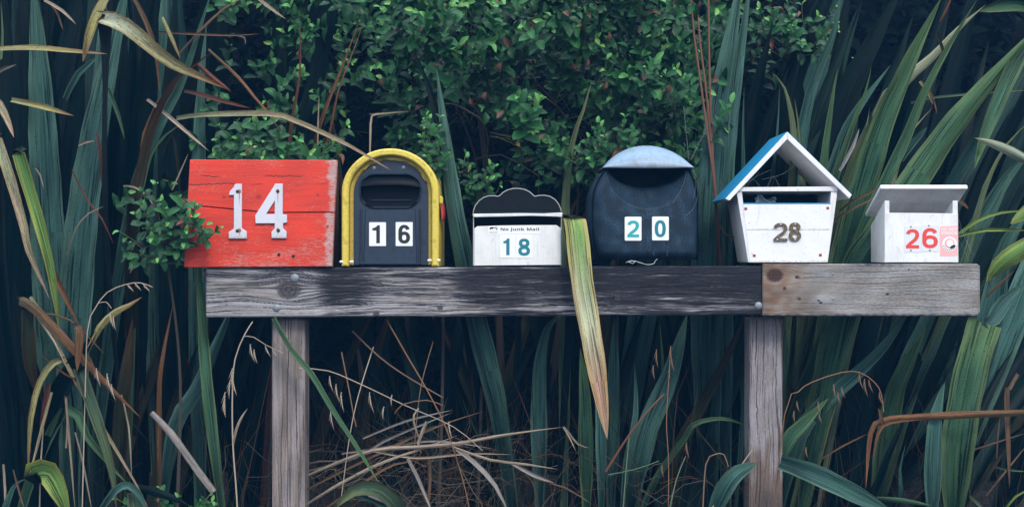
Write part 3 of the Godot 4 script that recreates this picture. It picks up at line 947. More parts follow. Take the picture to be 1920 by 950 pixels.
func box_twenty() -> void:
	var o := thing("mailbox", "dark slate plastic letterbox with a pale domed lid and the number 20", "mailbox", Vector3((1212 - 960) * S, EYE + (475 - 496) * S, 0))
	var O := o.position
	# front of the body: a moulded sheet with a bowl scooped out below the lid
	var rows := []
	var uvs := []
	var nx := 100
	var ny := 88
	var lx := func(v: float) -> float:   # left and right edges of the front, top (0) to bottom (1)
		return 1112.0 + 27.0 * pow(maxf(0.0, 1 - v / 0.42), 2.2) + 14.0 * pow(maxf(0.0, (v - 0.66) / 0.34), 2.2)
	var rx := func(v: float) -> float:
		return 1312.0 - 20.0 * pow(maxf(0.0, 1 - v / 0.42), 2.2) - 2.0 * v
	var surf := func(u: float, v: float) -> Vector3:
		var y := 313.0 + v * 174.0
		var x0: float = lx.call(v)
		var x1: float = rx.call(v)
		var x := lerpf(x0, x1, u)
		var e := minf((x - x0), (x1 - x)) / 26.0
		var z := -0.004 - 0.03 * pow(1.0 - clampf(e, 0, 1), 3.0)
		z -= 0.022 * pow(clampf((v - 0.9) / 0.1, 0, 1), 2.0)
		z += 0.012 * (1 - pow(absf(u * 2 - 1), 2.0)) * sin(clampf(v, 0, 1) * PI * 0.5)
		var r := Vector2((x - 1215.0) / 77.5, (y - 313.0) / 78.0).length()
		if r < 1.0:
			var t := 1.0 - r
			z -= 0.06 * pow(minf(1.0, t * 1.7), 0.85)
		var r2 := Vector2((x - 1215.0) / 74.0, (y - 312.0) / 38.0).length()
		z -= 0.14 * smoothstep(1.0, 0.8, r2)
		var w := q(x, y, O)
		return Vector3(w.x, w.y, z)
	for j in ny + 1:
		var row := []
		var ur := []
		for i in nx + 1:
			row.append(surf.call(float(i) / nx, float(j) / ny))
			ur.append(Vector2(float(i) / nx, float(j) / ny))
		rows.append(row); uvs.append(ur)
	var mb := Mb.new()
	mb.sheet(rows, uvs, [], true)
	put(mb, "front", M.slate, o)
	# sides, back and bottom, swept back from the rim of the front and flaring a little
	var rim := []
	for i in nx + 1: rim.append(rows[0][i])
	for j in range(1, ny + 1): rim.append(rows[j][nx])
	for i in range(nx - 1, -1, -1): rim.append(rows[ny][i])
	for j in range(ny - 1, -1, -1): rim.append(rows[j][0])
	var sr := []
	var su := []
	for st in [[0.0, 0.0], [0.0015, -0.012], [0.003, -0.05], [0.0075, -0.054], [0.008, -0.06], [0.008, -0.25], [-0.3, -0.255]]:
		var row := []
		var ur := []
		for k in rim.size():
			var p: Vector3 = rim[k]
			var c := Vector3(0, 0.13, 0)
			var s := Vector3(signf(p.x) * absf(st[0]) if absf(p.x) > 0.12 else 0.0, 0, 0) if st[0] >= 0 else (c - p) * 0.9
			if p.y > 0.26: s.x *= 0.3
			row.append(Vector3(p.x + s.x, clampf(p.y + s.y, 0.003, 0.29), minf(p.z, -0.02) * 0.4 + st[1] if st[1] != 0.0 else p.z))
			ur.append(Vector2(float(k) / rim.size(), st[1] * 4))
		sr.append(row); su.append(ur)
	mb = Mb.new()
	mb.sheet(sr, su, [], true)
	put(mb, "body", M.slate, o)
	# domed lid with a lip
	var top := func(t: float) -> float:   # crown line: a circular arc
		return 269.0 + 104.0 - sqrt(104.0 * 104.0 - pow(85.0 * t, 2.0))
	rows = []
	uvs = []
	for j in 16:
		var row := []
		var ur := []
		for i in 41:
			var t := i / 40.0 * 2.0 - 1.0
			var x := 1216.5 + 85.0 * t
			var crown: float = top.call(t)
			var low := 316.0 - 2.0 * t * t
			var mid := minf(303.0 + 10.0 * t * t, lerpf(crown, low, 0.8))
			var bow := sqrt(maxf(0.0, 1 - t * t))
			var y := low
			var z := 0.015 * bow
			if j == 1: y = lerpf(low, mid, 0.12); z = 0.0195 * bow
			elif j == 2: y = lerpf(low, mid, 0.5); z = 0.022 * bow
			elif j == 3: y = lerpf(low, mid, 0.93); z = 0.0205 * bow
			elif j > 3 and j < 14:
				var f := (j - 4) / 9.0
				y = lerpf(mid, crown, sin(f * PI / 2))
				z = 0.018 * bow - 0.103 * (1 - cos(f * PI / 2)) * (0.3 + 0.7 * bow)
			elif j == 14: y = crown + 1.0; z = -0.18
			elif j == 15: y = crown + 8.0; z = -0.25
			var w := q(x, y, O)
			row.append(Vector3(w.x, w.y, z))
			ur.append(Vector2(t, j / 15.0))
		rows.append(row); uvs.append(ur)
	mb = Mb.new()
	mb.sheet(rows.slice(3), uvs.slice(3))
	var lid := put(mb, "lid", M.slate_skylit, o)
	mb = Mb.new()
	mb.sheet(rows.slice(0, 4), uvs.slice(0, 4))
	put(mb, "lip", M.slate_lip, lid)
	mb = Mb.new()   # underside of the lid, set back so that the slot reads dark
	var under := []
	var uu := []
	for j in 2:
		var row := []
		var ur := []
		for i in 41:
			var p: Vector3 = rows[0][i]
			row.append(p if j == 0 else Vector3(p.x * 0.98, p.y + 0.002, -0.16))
			ur.append(Vector2(i / 40.0, j))
		under.append(row); uu.append(ur)
	mb.sheet(under, uu)
	put(mb, "lid_underside", M.slate, lid)
	mb = Mb.new()
	mb.prism(outline([[1160, 318], [1272, 318], [1260, 340], [1240, 346], [1216, 348], [1190, 346], [1172, 340]], O), -0.24, -0.185, 0.001)
	put(mb, "slot", M.hole, o)
	var z := 0.0085
	for k in [[0, 333, 571, 448, 735, "2", 351, 597, 431, 712, M.cyan_ink], [1, 520, 570, 635, 733, "0", 538, 595, 614, 711, M.teal_ink]]:
		var a := c4(k[1], k[2])
		var b := c4(k[3], k[4])
		var e := c4(k[6], k[7])
		var f := c4(k[8], k[9])
		numeral_tile(o, O, a[0], a[1], b[0], b[1], z, k[5], e[0], e[1], f[0], f[1], M.white_print, k[10], 2.2)
	for k in [[1225.5, 0.0], [1250.5, 0.0]]:   # moulded ridges below the stickers
		mb = Mb.new()
		xbox(mb, k[0] - 1.6, 452, k[0] + 1.6, 480, 0.004, 0.0095, O, 0.0012)
		put(mb, "rib", M.slate, o)

func c5(x: float, y: float) -> Array:
	return [1320.0 + x / 3.393, 230.0 + y / 3.393]

func box_twenty_eight() -> void:
	var o := thing("mailbox", "white house shaped letterbox with an open blue gable roof and the number 28", "mailbox", Vector3((1477 - 960) * S, EYE + (475 - 493.5) * S, 0))
	var O := o.position
	var dep := 0.2
	var mb: Mb
	# front boards, one above the other
	for k in [[381.5, 431.4], [431.6, 491.8]]:
		mb = Mb.new()
		var xl := func(y: float) -> float: return lerpf(1391.5, 1404.5, clampf((y - 382.0) / 110.0, 0, 1)) + 2.0
		var xr := func(y: float) -> float: return lerpf(1559.5, 1551.0, clampf((y - 382.0) / 110.0, 0, 1))
		mb.prism(outline([[xl.call(k[0]), k[0]], [xr.call(k[0]), k[0]], [xr.call(k[1]), k[1]], [xl.call(k[1]), k[1]]], O), -0.012, 0.002, 0.00025)
		put(mb, "front_board", M.front28, o)
	mb = Mb.new()
	xbox(mb, 1394, 380.2, 1558.5, 382.6, -0.0115, 0.0026, O, 0.0006)
	put(mb, "blue_edge", M.blue, o, "chipped blue paint along the top of the front boards")
	# leaning stiles that show either side of the slot
	for k in [[[1381.5, 359.5], [1391.5, 359.5], [1407, 491.5], [1403.5, 491.5]], [[1559, 359], [1571, 359], [1552.8, 491.5], [1549.5, 491.5]]]:
		mb = Mb.new()
		mb.prism(outline(k, O), -0.012, 0.0005, 0.0006)
		put(mb, "stile", M.white, o)
	# side walls of narrow boards
	for s in [0, 1]:
		for k in 4:
			var z1 := -0.0125 - k * (dep - 0.0125) / 4.0
			var z0 := -0.0125 - (k + 1) * (dep - 0.0125) / 4.0 + 0.0015
			mb = Mb.new()
			var pts := [[1382.5, 359.5], [1391, 359.5], [1412, 491.5], [1404.5, 491.5]] if s == 0 else [[1561, 359.5], [1570, 359.5], [1551.5, 491.5], [1543, 491.5]]
			mb.prism(outline(pts, O), z0, z1, 0.001)
			put(mb, "side_board", M.white, o)
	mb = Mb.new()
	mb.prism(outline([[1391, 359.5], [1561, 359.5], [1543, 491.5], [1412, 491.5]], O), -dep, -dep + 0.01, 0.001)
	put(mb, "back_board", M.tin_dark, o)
	mb = Mb.new()
	xbox(mb, 1413, 484, 1542, 491.5, -dep + 0.011, -0.013, O, 0.001)
	put(mb, "floor_board", M.white, o)
	mb = Mb.new()
	mb.prism(outline([[1383, 351], [1570.5, 349.5], [1571.5, 358.6], [1381, 359]], O), -dep, 0.003, 0.001)
	put(mb, "ceiling_board", M.white, o)
	# roof: two boards meeting at the ridge, open at both gables
	var f := 0.016
	var b := -0.255
	mb = Mb.new()
	mb.prism(outline([[1474.6, 248.2], [1474.8, 261.5], [1366.5, 376.5], [1359.0, 373.0]], O), b, f, 0.001)
	put(mb, "roof_board", M.white, o)
	mb = Mb.new()   # blue painted outer face, a thin coat
	mb.prism(outline([[1474.4, 247.4], [1474.6, 248.4], [1359.0, 373.2], [1358.4, 372.4]], O), b - 0.001, f - 0.001, 0.0002)
	put(mb, "roof_paint", M.blue, o, "blue painted top of the left roof board")
	mb = Mb.new()
	mb.prism(outline([[1475.1, 248.0], [1595.5, 365.5], [1591, 372.6], [1475.1, 262.0]], O), b, f, 0.001)
	put(mb, "roof_board", M.white, o)
	mb = Mb.new()
	mb.prism(outline([[1475.2, 247.2], [1596.1, 364.9], [1595.7, 365.5], [1475.2, 248.0]], O), b - 0.001, f - 0.001, 0.0002)
	put(mb, "roof_paint", M.blue, o)
	# bronze numerals
	for k in [["2", 444, 637, 530, 753], ["8", 540, 634, 617, 753]]:
		mb = Mb.new()
		var p := c5(k[1], k[2])
		var r := c5(k[3], k[4])
		figure(mb, k[0], p[0], p[1], r[0], r[1], 0.0015, 0.0075, O, 0.18)
		var n := put(mb, "numeral", M.bronze, o, "raised bronze numeral %s" % k[0])
		for s in [0.09, 0.92]:
			screw(n, lerpf(p[0], r[0], 0.5 if k[0] == "8" or s < 0.5 else 0.25), lerpf(p[1], r[1], s), 0.0084, 1.9, M.tin_rim, O)
	for k in [[267, 547], [789, 543], [321, 845], [742, 841]]:
		var p := c5(k[0], k[1])
		mb = Mb.new()
		xbox(mb, p[0] - 2.6, p[1] - 2.4, p[0] + 2.6, p[1] + 2.4, 0.0015, 0.0032, O, 0.0004)
		put(mb, "plug", M.dark_red, o)

func c6(x: float, y: float) -> Array:
	return [1600.0 + x / 5.0, 320.0 + y / 5.0]

func box_twenty_six() -> void:
	var o := thing("mailbox", "plain white timber letterbox with a tilted flat lid and red number 26", "mailbox", Vector3((1717 - 960) * S, EYE + (475 - 492.3) * S, 0))
	var O := o.position
	var dep := 0.155
	var mb := Mb.new()
	mb.prism(outline([[1660.3, 398.6], [1797.5, 400], [1798.2, 491.8], [1660.8, 491.8]], O), -0.011, 0.0, 0.001)
	put(mb, "front_board", M.white, o)
	# side boards: tall at the front under the raised lid, lower at the back; outline in z, y pulled along x
	for k in [[1660, 1668.6], [1787.6, 1797]]:
		mb = Mb.new()
		var y0 := q(0, 491.8, O).y
		var yf := q(0, 375.8, O).y
		var yb := q(0, 420.5, O).y
		mb.prism(PackedVector2Array([Vector2(-0.0005, y0), Vector2(-0.0005, yf), Vector2(-dep, yb), Vector2(-dep, y0)]), 0, (k[1] - k[0]) * S, 0.0008)
		for i in mb.v.size():   # turn the outline's x towards the back
			mb.v[i] = Vector3(mb.v[i].z, mb.v[i].y, mb.v[i].x)
			mb.n[i] = Vector3(mb.n[i].z, mb.n[i].y, mb.n[i].x)
		for i in range(0, mb.v.size(), 3):
			var t := mb.v[i + 1]
			mb.v[i + 1] = mb.v[i + 2]; mb.v[i + 2] = t
			var m := mb.n[i + 1]
			mb.n[i + 1] = mb.n[i + 2]; mb.n[i + 2] = m
		var s := put(mb, "side_board", M.white, o)
		s.position.x = q(k[0], 0, O).x
	mb = Mb.new()
	xbox(mb, 1669, 414, 1787.3, 491.8, -dep, -dep + 0.01, O, 0.001)
	put(mb, "back_board", M.white, o)
	mb = Mb.new()
	xbox(mb, 1669, 484, 1787.3, 491.8, -dep + 0.011, -0.012, O, 0.001)
	put(mb, "floor_board", M.white, o)
	mb = Mb.new()   # lid: hinged high at the front edge
	var lw := 163.5 * S
	mb.box(Vector3(0, 0, -0.185), Vector3(lw, 0.0125, 0.0), 0.0022)
	var lid := put(mb, "lid", M.white, o)
	var w := q(1650, 353.8, O)
	lid.position = Vector3(w.x, w.y, 0.012)
	lid.rotation.x = -0.41
	var z := 0.0
	numeral_tile(o, O, 1696.6, 423, 1727.8, 473, z - 0.0004, "2", 1699.4, 429.3, 1724.2, 465.6, M.pale_tile, M.red_ink, 0.5)
	numeral_tile(o, O, 1728.2, 421, 1762.6, 471.5, z - 0.0004, "6", 1730.2, 427.2, 1759.3, 465.2, M.pale_tile, M.red_ink, 0.5)
	for k in [[1708.8, 424.8], [1742.4, 422.8], [1708.8, 469], [1744.4, 469]]:
		screw(o, k[0], k[1], z + 0.0007, 1.9, M.galv, O)
	mb = Mb.new()
	mb.prism(outline([[1764.4, 424], [1797.2, 423], [1796.8, 479.6], [1764, 480.2], [1763, 436]], O), z - 0.0004, z + 0.0004, 0.0001)
	var st := put(mb, "notice_sticker", M.pink, o, "faded pink sticker reading DO NOT KNOCK")
	for k in [["DO NOT", 1766, 426.2, 1795.5, 432.2], ["KNOCK", 1766.4, 433.4, 1795.5, 440], ["", 0, 0, 0, 0]]:
		if k[0]:
			mb = Mb.new()
			lettering(mb, k[0], "Droid Sans", 700, k[1], k[2], k[3], k[4], z, z + 0.0007, O)
			put(mb, "lettering", M.white_print, st)
	mb = Mb.new()
	mb.prism(outline(stadium(1767.6, 1795.4, 443.2, 471, 13.9, 8), O), z, z + 0.0007, 0.0001)
	var disc := put(mb, "emblem_disc", M.white_print, st)
	mb = Mb.new()
	mb.prism(outline(stadium(1772.2, 1790.6, 447.2, 465.6, 9.2, 8), O), z + 0.0003, z + 0.0009, 0.0001)
	put(mb, "emblem", M.pink_deep, st)
	mb = Mb.new()
	mb.prism(outline(stadium(1775.2, 1788.6, 449.2, 462.6, 6.7, 8), O), z + 0.0005, z + 0.0011, 0.0001)
	put(mb, "emblem", M.white_print, st)
	mb = Mb.new()
	var blob := []
	for i in 18:
		var a := TAU * i / 18.0
		var e := Vector2(5.6 * cos(a), 2.9 * sin(a)).rotated(-0.5)
		blob.append([1787.0 + e.x, 462.6 + e.y])
	mb.prism(outline(blob, O), z + 0.0007, z + 0.0013, 0.0001)
	put(mb, "emblem", M.black_ink, st)
	for i in 9:   # tiny print round the disc, too small to read
		var a := PI * (0.1 + 0.1 * i)
		var p := Vector2(1781.5 + 11.6 * cos(a), 457.1 + 11.6 * sin(a))
		mb = Mb.new()
		xbox(mb, p.x - 1.0, p.y - 0.7, p.x + 1.0, p.y + 0.7, z + 0.0003, z + 0.001, O, 0.0001)
		put(mb, "print_mark", M.black_ink, st)

# ---------------------------------------------------------------- flax and grass
# base, middle, tip and margin colours (linear, with depth shade mixed into d and e)
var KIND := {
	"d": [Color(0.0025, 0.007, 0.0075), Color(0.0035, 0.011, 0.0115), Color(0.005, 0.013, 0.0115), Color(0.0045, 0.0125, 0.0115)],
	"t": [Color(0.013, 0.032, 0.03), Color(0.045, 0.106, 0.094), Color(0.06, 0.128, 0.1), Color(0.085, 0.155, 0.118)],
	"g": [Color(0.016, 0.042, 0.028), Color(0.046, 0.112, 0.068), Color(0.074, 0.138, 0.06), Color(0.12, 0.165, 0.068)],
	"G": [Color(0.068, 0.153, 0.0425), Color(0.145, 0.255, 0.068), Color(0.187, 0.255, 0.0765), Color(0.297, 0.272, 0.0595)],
	"l": [Color(0.03, 0.06, 0.04), Color(0.085, 0.14, 0.085), Color(0.13, 0.155, 0.07), Color(0.12, 0.135, 0.07)],
	"p": [Color(0.15, 0.203, 0.128), Color(0.27, 0.315, 0.24), Color(0.247, 0.262, 0.165), Color(0.255, 0.27, 0.15)],
	"y": [Color(0.27, 0.3, 0.15), Color(0.33, 0.31, 0.12), Color(0.36, 0.2, 0.11), Color(0.3, 0.2, 0.07)],
	"m": [Color(0.2, 0.25, 0.14), Color(0.29, 0.275, 0.16), Color(0.44, 0.3, 0.23), Color(0.34, 0.22, 0.11)],
	"o": [Color(0.08, 0.065, 0.03), Color(0.17, 0.085, 0.035), Color(0.22, 0.11, 0.06), Color(0.15, 0.065, 0.03)],
	"b": [Color(0.09, 0.0638, 0.0375), Color(0.165, 0.0975, 0.0562), Color(0.195, 0.12, 0.075), Color(0.128, 0.0675, 0.0375)],
	"M": [Color(0.17, 0.33, 0.08), Color(0.5, 0.53, 0.35), Color(0.45, 0.28, 0.19), Color(0.48, 0.34, 0.12)],
	"P": [Color(0.42, 0.46, 0.33), Color(0.24, 0.23, 0.11), Color(0.22, 0.1, 0.05), Color(0.2, 0.14, 0.05)],
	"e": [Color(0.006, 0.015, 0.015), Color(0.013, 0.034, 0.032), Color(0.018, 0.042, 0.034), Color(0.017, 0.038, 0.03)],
	"s": [Color(0.27, 0.225, 0.17), Color(0.36, 0.295, 0.225), Color(0.37, 0.29, 0.22), Color(0.3, 0.22, 0.15)],
	"r": [Color(0.056, 0.0245, 0.0175), Color(0.126, 0.042, 0.0245), Color(0.154, 0.063, 0.035), Color(0.098, 0.035, 0.021)],
	"x": [Color(0.22, 0.2, 0.19), Color(0.3, 0.275, 0.255), Color(0.3, 0.265, 0.235), Color(0.22, 0.19, 0.17)],
	"k": [Color(0.012, 0.022, 0.015), Color(0.022, 0.026, 0.013), Color(0.05, 0.028, 0.015), Color(0.04, 0.024, 0.012)],
}

func spline(p: Array, step: float) -> Array:
	var r := []
	var n := p.size()
	for i in n - 1:
		var a: Vector3 = p[maxi(i - 1, 0)]
		var b: Vector3 = p[i]
		var c: Vector3 = p[i + 1]
		var d: Vector3 = p[mini(i + 2, n - 1)]
		var k := clampi(int(b.distance_to(c) / step), 2, 14)
		for j in k:
			var t := float(j) / k
			r.append(0.5 * (2 * b + (c - a) * t + (2 * a - 5 * b + 4 * c - d) * t * t + (3 * b - a - 3 * c + d) * t * t * t))
	r.append(p[-1])
	return r

# one blade along a line of points. width in metres; start and end widths as shares of it
func blade(mb: Mb, pts: Array, width: float, kind: String, start := 0.5, tipped := true, roll := 0.0, twist := 0.0, fold := 0.22, shade := 1.0, from := 0.0) -> void:
	var n := pts.size()
	var across := 5 if width > 0.007 else 3
	var pal: Array = KIND[kind]
	var total := 0.0
	for i in n - 1: total += (pts[i] as Vector3).distance_to(pts[i + 1])
	var run := 0.0
	var rows := []
	var uvs := []
	var cols := []
	var v0 := rng.randf()
	var side_was := Vector3.ZERO
	var g0 := 0.0
	for i in n:
		if i: run += (pts[i] as Vector3).distance_to(pts[i - 1])
		var f := run / maxf(total, 0.001)
		var tan: Vector3 = (pts[mini(i + 1, n - 1)] - pts[maxi(i - 1, 0)]).normalized()
		var side := tan.cross(Vector3(0, 0, 1))
		if side.length() < 0.25 and side_was != Vector3.ZERO:
			side = side_was - tan * side_was.dot(tan)
		elif side.length() < 0.05:
			side = Vector3(1, 0, 0)
		side = side.normalized()
		if side_was != Vector3.ZERO and side.dot(side_was) < -0.2 and absf(tan.y) > 0.3: pass
		side_was = side
		var nor := side.cross(tan).normalized()
		var a := roll + twist * f
		var s2 := side * cos(a) + nor * sin(a)
		var n2v := nor * cos(a) - side * sin(a)
		var w := minf(1.0, start + (1 - start) * smoothstep(0.0, 0.4, f))
		if kind == "M": g0 = 1.0
		var ft := clampf((f - from) / (1.0 - from), 0, 1)
		if tipped: w *= clampf(1.0 - pow(ft, (5.0 if kind == "M" else 2.6) if from > 0.0 else 4.2), 0.0, 1.0) * 0.97 + 0.03 * (1 - ft)
		if from > 0.0 and f < from: w *= lerpf(0.35, 1.0, smoothstep(from * 0.86, from, f))
		w *= width * (1.0 + 0.03 * sin(run * 40.0 + v0 * 9.0))
		var g := clampf((f - from) / (1.0 - from), 0, 1)
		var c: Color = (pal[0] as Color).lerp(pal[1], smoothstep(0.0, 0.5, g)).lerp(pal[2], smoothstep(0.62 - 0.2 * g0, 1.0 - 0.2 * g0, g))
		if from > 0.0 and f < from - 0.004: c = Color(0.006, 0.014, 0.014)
		var row := []
		var ur := []
		var cr := []
		for k in across:
			var t := float(k) / (across - 1) * 2.0 - 1.0
			row.append((pts[i] as Vector3) + s2 * (t * w * 0.5 * (1 - 0.06 * fold)) + n2v * (w * fold * (absf(t) - 0.5)))
			ur.append(Vector2((t + 1) / 2, v0 + run / 0.9))
			var cc := c.lerp(pal[3], 0.75 if absf(t) > 0.9 and across > 3 and f >= from - 0.004 else 0.0) * shade
			if f >= from - 0.004: cc = cc.lerp(pal[2] * shade, 0.35 * smoothstep(0.1, 0.6, n2(run * 2.3 + v0 * 50.0, v0 * 31.0 + t * 0.5)))
			cc *= 1.0 + 0.22 * n2(run * 5.0, v0 * 77.0 + t * 0.9)
			cc.a = 1.0
			cr.append(cc)
		rows.append(row); uvs.append(ur); cols.append(cr)
	mb.sheet(rows, uvs, cols, true)

func parse(s: String) -> Array:
	var r := []
	for k in s.split(" ", false):
		var c := k.split(",")
		r.append(at(float(c[0]), float(c[1]), float(c[2])))
	return r

# a placed blade. how: R = grown from the plant's foot (default), N = a loose piece with both ends in view, F = comes up from behind and folds over at its first point, E = torn off square at the end
func lf(o: Node3D, line: String, width: float, kind: String, how := "R", roll := 99.0) -> void:
	var p := parse(line)
	var from := 0.0
	var start := 0.55
	if how.contains("N"):
		start = 0.75
	elif how.contains("F"):
		var a: Vector3 = p[0]
		var foot := Vector3(lerpf(a.x, o.position.x, 0.7), 0.0, minf(a.z - 0.3, o.position.z))
		var drop: float = a.y
		p.push_front(a + Vector3(0, -0.03, -0.03))
		p.push_front(a + Vector3((foot.x - a.x) * 0.35, -drop * 0.4, -0.16))
		p.push_front(foot)
		var before := 0.0
		var after := 0.0
		for i in p.size() - 1:
			if i < 3: before += (p[i] as Vector3).distance_to(p[i + 1])
			else: after += (p[i] as Vector3).distance_to(p[i + 1])
		from = before / (before + after)
	elif (p[0] as Vector3).y > 0.2:
		var a: Vector3 = p[0]
		var dir: Vector3 = (p[0] - p[1]).normalized()
		var foot := Vector3(clampf(a.x + dir.x * a.y * 0.8, o.position.x - 0.25, o.position.x + 0.25), 0.0, minf(a.z - 0.12, o.position.z + rng.randf_range(-0.1, 0.1)))
		p.push_front(a.lerp(foot, 0.45) + Vector3(dir.x * 0.06, 0, -0.03))
		p.push_front(foot)
	var mb := Mb.new()
	var w := width * S * (D - (p[-1] as Vector3).z) / D
	if kind in ["t", "g", "d"] and width > 17.0: w *= 1.18
	var dead := kind in ["P", "o", "b", "s", "r", "x", "y", "m"]
	var r := rng.randf_range(-0.35, 0.35) if roll > 90.0 else roll
	var local := []
	for k in spline(p, 0.035): local.append(k - o.position)
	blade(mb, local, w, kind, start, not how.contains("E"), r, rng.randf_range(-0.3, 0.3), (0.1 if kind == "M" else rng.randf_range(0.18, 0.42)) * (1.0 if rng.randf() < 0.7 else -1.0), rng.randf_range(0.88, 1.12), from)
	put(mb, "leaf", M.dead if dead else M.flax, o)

# blades that fill the depth of a plant
func fan(o: Node3D, n: int, spread: Vector2, lean: Vector2, length: Vector2, width: Vector2, kinds: String, droop := 0.25, zlean := Vector2(-0.2, 0.12)) -> void:
	for i in n:
		var foot := Vector3(rng.randf_range(-1, 1) * spread.x, -0.02, rng.randf_range(-1, 1) * spread.y - 0.22)
		var a := rng.randf_range(lean.x, lean.y)
		var l := rng.randf_range(length.x, length.y)
		var zl := rng.randf_range(zlean.x, zlean.y)
		var b := rng.randf() * droop
		var pts := []
		for k in 15:
			var f := k / 14.0
			var ang := a + b * f * f * signf(a if absf(a) > 0.05 else rng.randf_range(-1, 1)) * 2.2
			if k == 0: pts.append(foot)
			else: pts.append(pts[-1] + Vector3(sin(ang), cos(ang), zl * (0.5 + f)) * l / 14.0)
		var mb := Mb.new()
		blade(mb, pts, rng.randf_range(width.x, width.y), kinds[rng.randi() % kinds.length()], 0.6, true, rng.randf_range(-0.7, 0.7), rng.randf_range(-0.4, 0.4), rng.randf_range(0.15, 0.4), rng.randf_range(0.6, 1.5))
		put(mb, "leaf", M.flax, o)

func flax(called: String, label: String, x: float, z: float) -> Node3D:
	var p := at(x, 475, z)
	return thing(called, label, "flax plant", Vector3(p.x, 0, p.z), "flax plants round the letterboxes")

func stem(o: Node3D, line: String, width: float, kind: String, called := "stem") -> Array:
	var p := spline(parse(line), 0.03)
	var local := []
	for k in p: local.append(k - o.position)
	var mb := Mb.new()
	mb.tube(local, width * S * 0.5, width * S * 0.32, 5, KIND[kind][1], KIND[kind][2])
	put(mb, called, M.stalk, o)
	return local

# a drooping spray of grass seed on a stalk
func spikelet(o: Node3D, x: float, y: float, z: float, len_: float, dirx: float, kind := "s") -> void:
	var a := at(x, y, z) - o.position
	var mb := Mb.new()
	for k in 4:
		var d := Vector3(dirx * 0.35 + (k - 1.5) * 0.16, -1.0, 0.1 * (k % 2)).normalized()
		var b := a + Vector3(dirx * 0.002 * k, -len_ * S * 0.16 * k, 0)
		var l := len_ * S * 0.55
		mb.tube([b, b + d * l * 0.35, b + d * l], 0.0018, 0.0002, 5, KIND[kind][1], KIND[kind][2])
		mb.v[mb.v.size() - 1] = mb.v[mb.v.size() - 1]
	put(mb, "spikelet", M.stalk, o)

# ---------------------------------------------------------------- leafy shrubs
func leaf_mesh(col: Color, bend: float, cup: float, wide: float, m: Material = null) -> ArrayMesh:   # one leaf, 1 long, growing along +y, face towards +z
	var mb := Mb.new()
	var rows := []
	var uvs := []
	var cols := []
	for j in 7:
		var f := j / 6.0
		var w: float = wide * pow(sin(PI * pow(f, 0.82)), 0.8) * 0.5 if j > 0 and j < 6 else (0.02 if j == 0 else 0.004)
		var row := []
		var ur := []
		var cr := []
		for i in 5:
			var t := i / 2.0 - 1.0
			row.append(Vector3(t * w, f * cos(bend * f), -bend * f * f * 0.6 + cup * w * absf(t) * 1.2 - 0.02 * sin(f * 9.0) * absf(t)))
			ur.append(Vector2((t + 1) / 2, 1 - f))
			cr.append(col)
		rows.append(row); uvs.append(ur); cols.append(cr)
	mb.sheet(rows, uvs, cols)
	return mb.mesh(m if m else M.leaf)

var LEAVES := []      # [mesh] of the parts, by tone
var WHITE_LEAF := []
var TONES := []

func make_leaves() -> void:
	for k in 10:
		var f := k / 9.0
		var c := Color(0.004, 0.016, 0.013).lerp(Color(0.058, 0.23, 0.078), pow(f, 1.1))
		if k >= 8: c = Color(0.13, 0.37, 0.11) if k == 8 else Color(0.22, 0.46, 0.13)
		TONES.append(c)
		LEAVES.append(leaf_mesh(c, rng.randf_range(0.1, 0.6), rng.randf_range(0.15, 0.45), rng.randf_range(0.46, 0.6)))
	TONES.append(Color(0.22, 0.12, 0.09))
	LEAVES.append(leaf_mesh(Color(0.2, 0.1, 0.07), 0.9, 0.9, 0.4))
	TONES.append(Color(0.0015, 0.006, 0.006))  # near-black leaf tone: shade of the deep foliage put into the colour
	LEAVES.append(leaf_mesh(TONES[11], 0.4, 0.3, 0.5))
	for m in [M.leaf, M.leaf_dull]:
		for k in 3:
			WHITE_LEAF.append(leaf_mesh(Color.WHITE, [0.15, 0.4, 0.65][k], [0.35, 0.2, 0.4][k], [0.5, 0.46, 0.54][k], m))

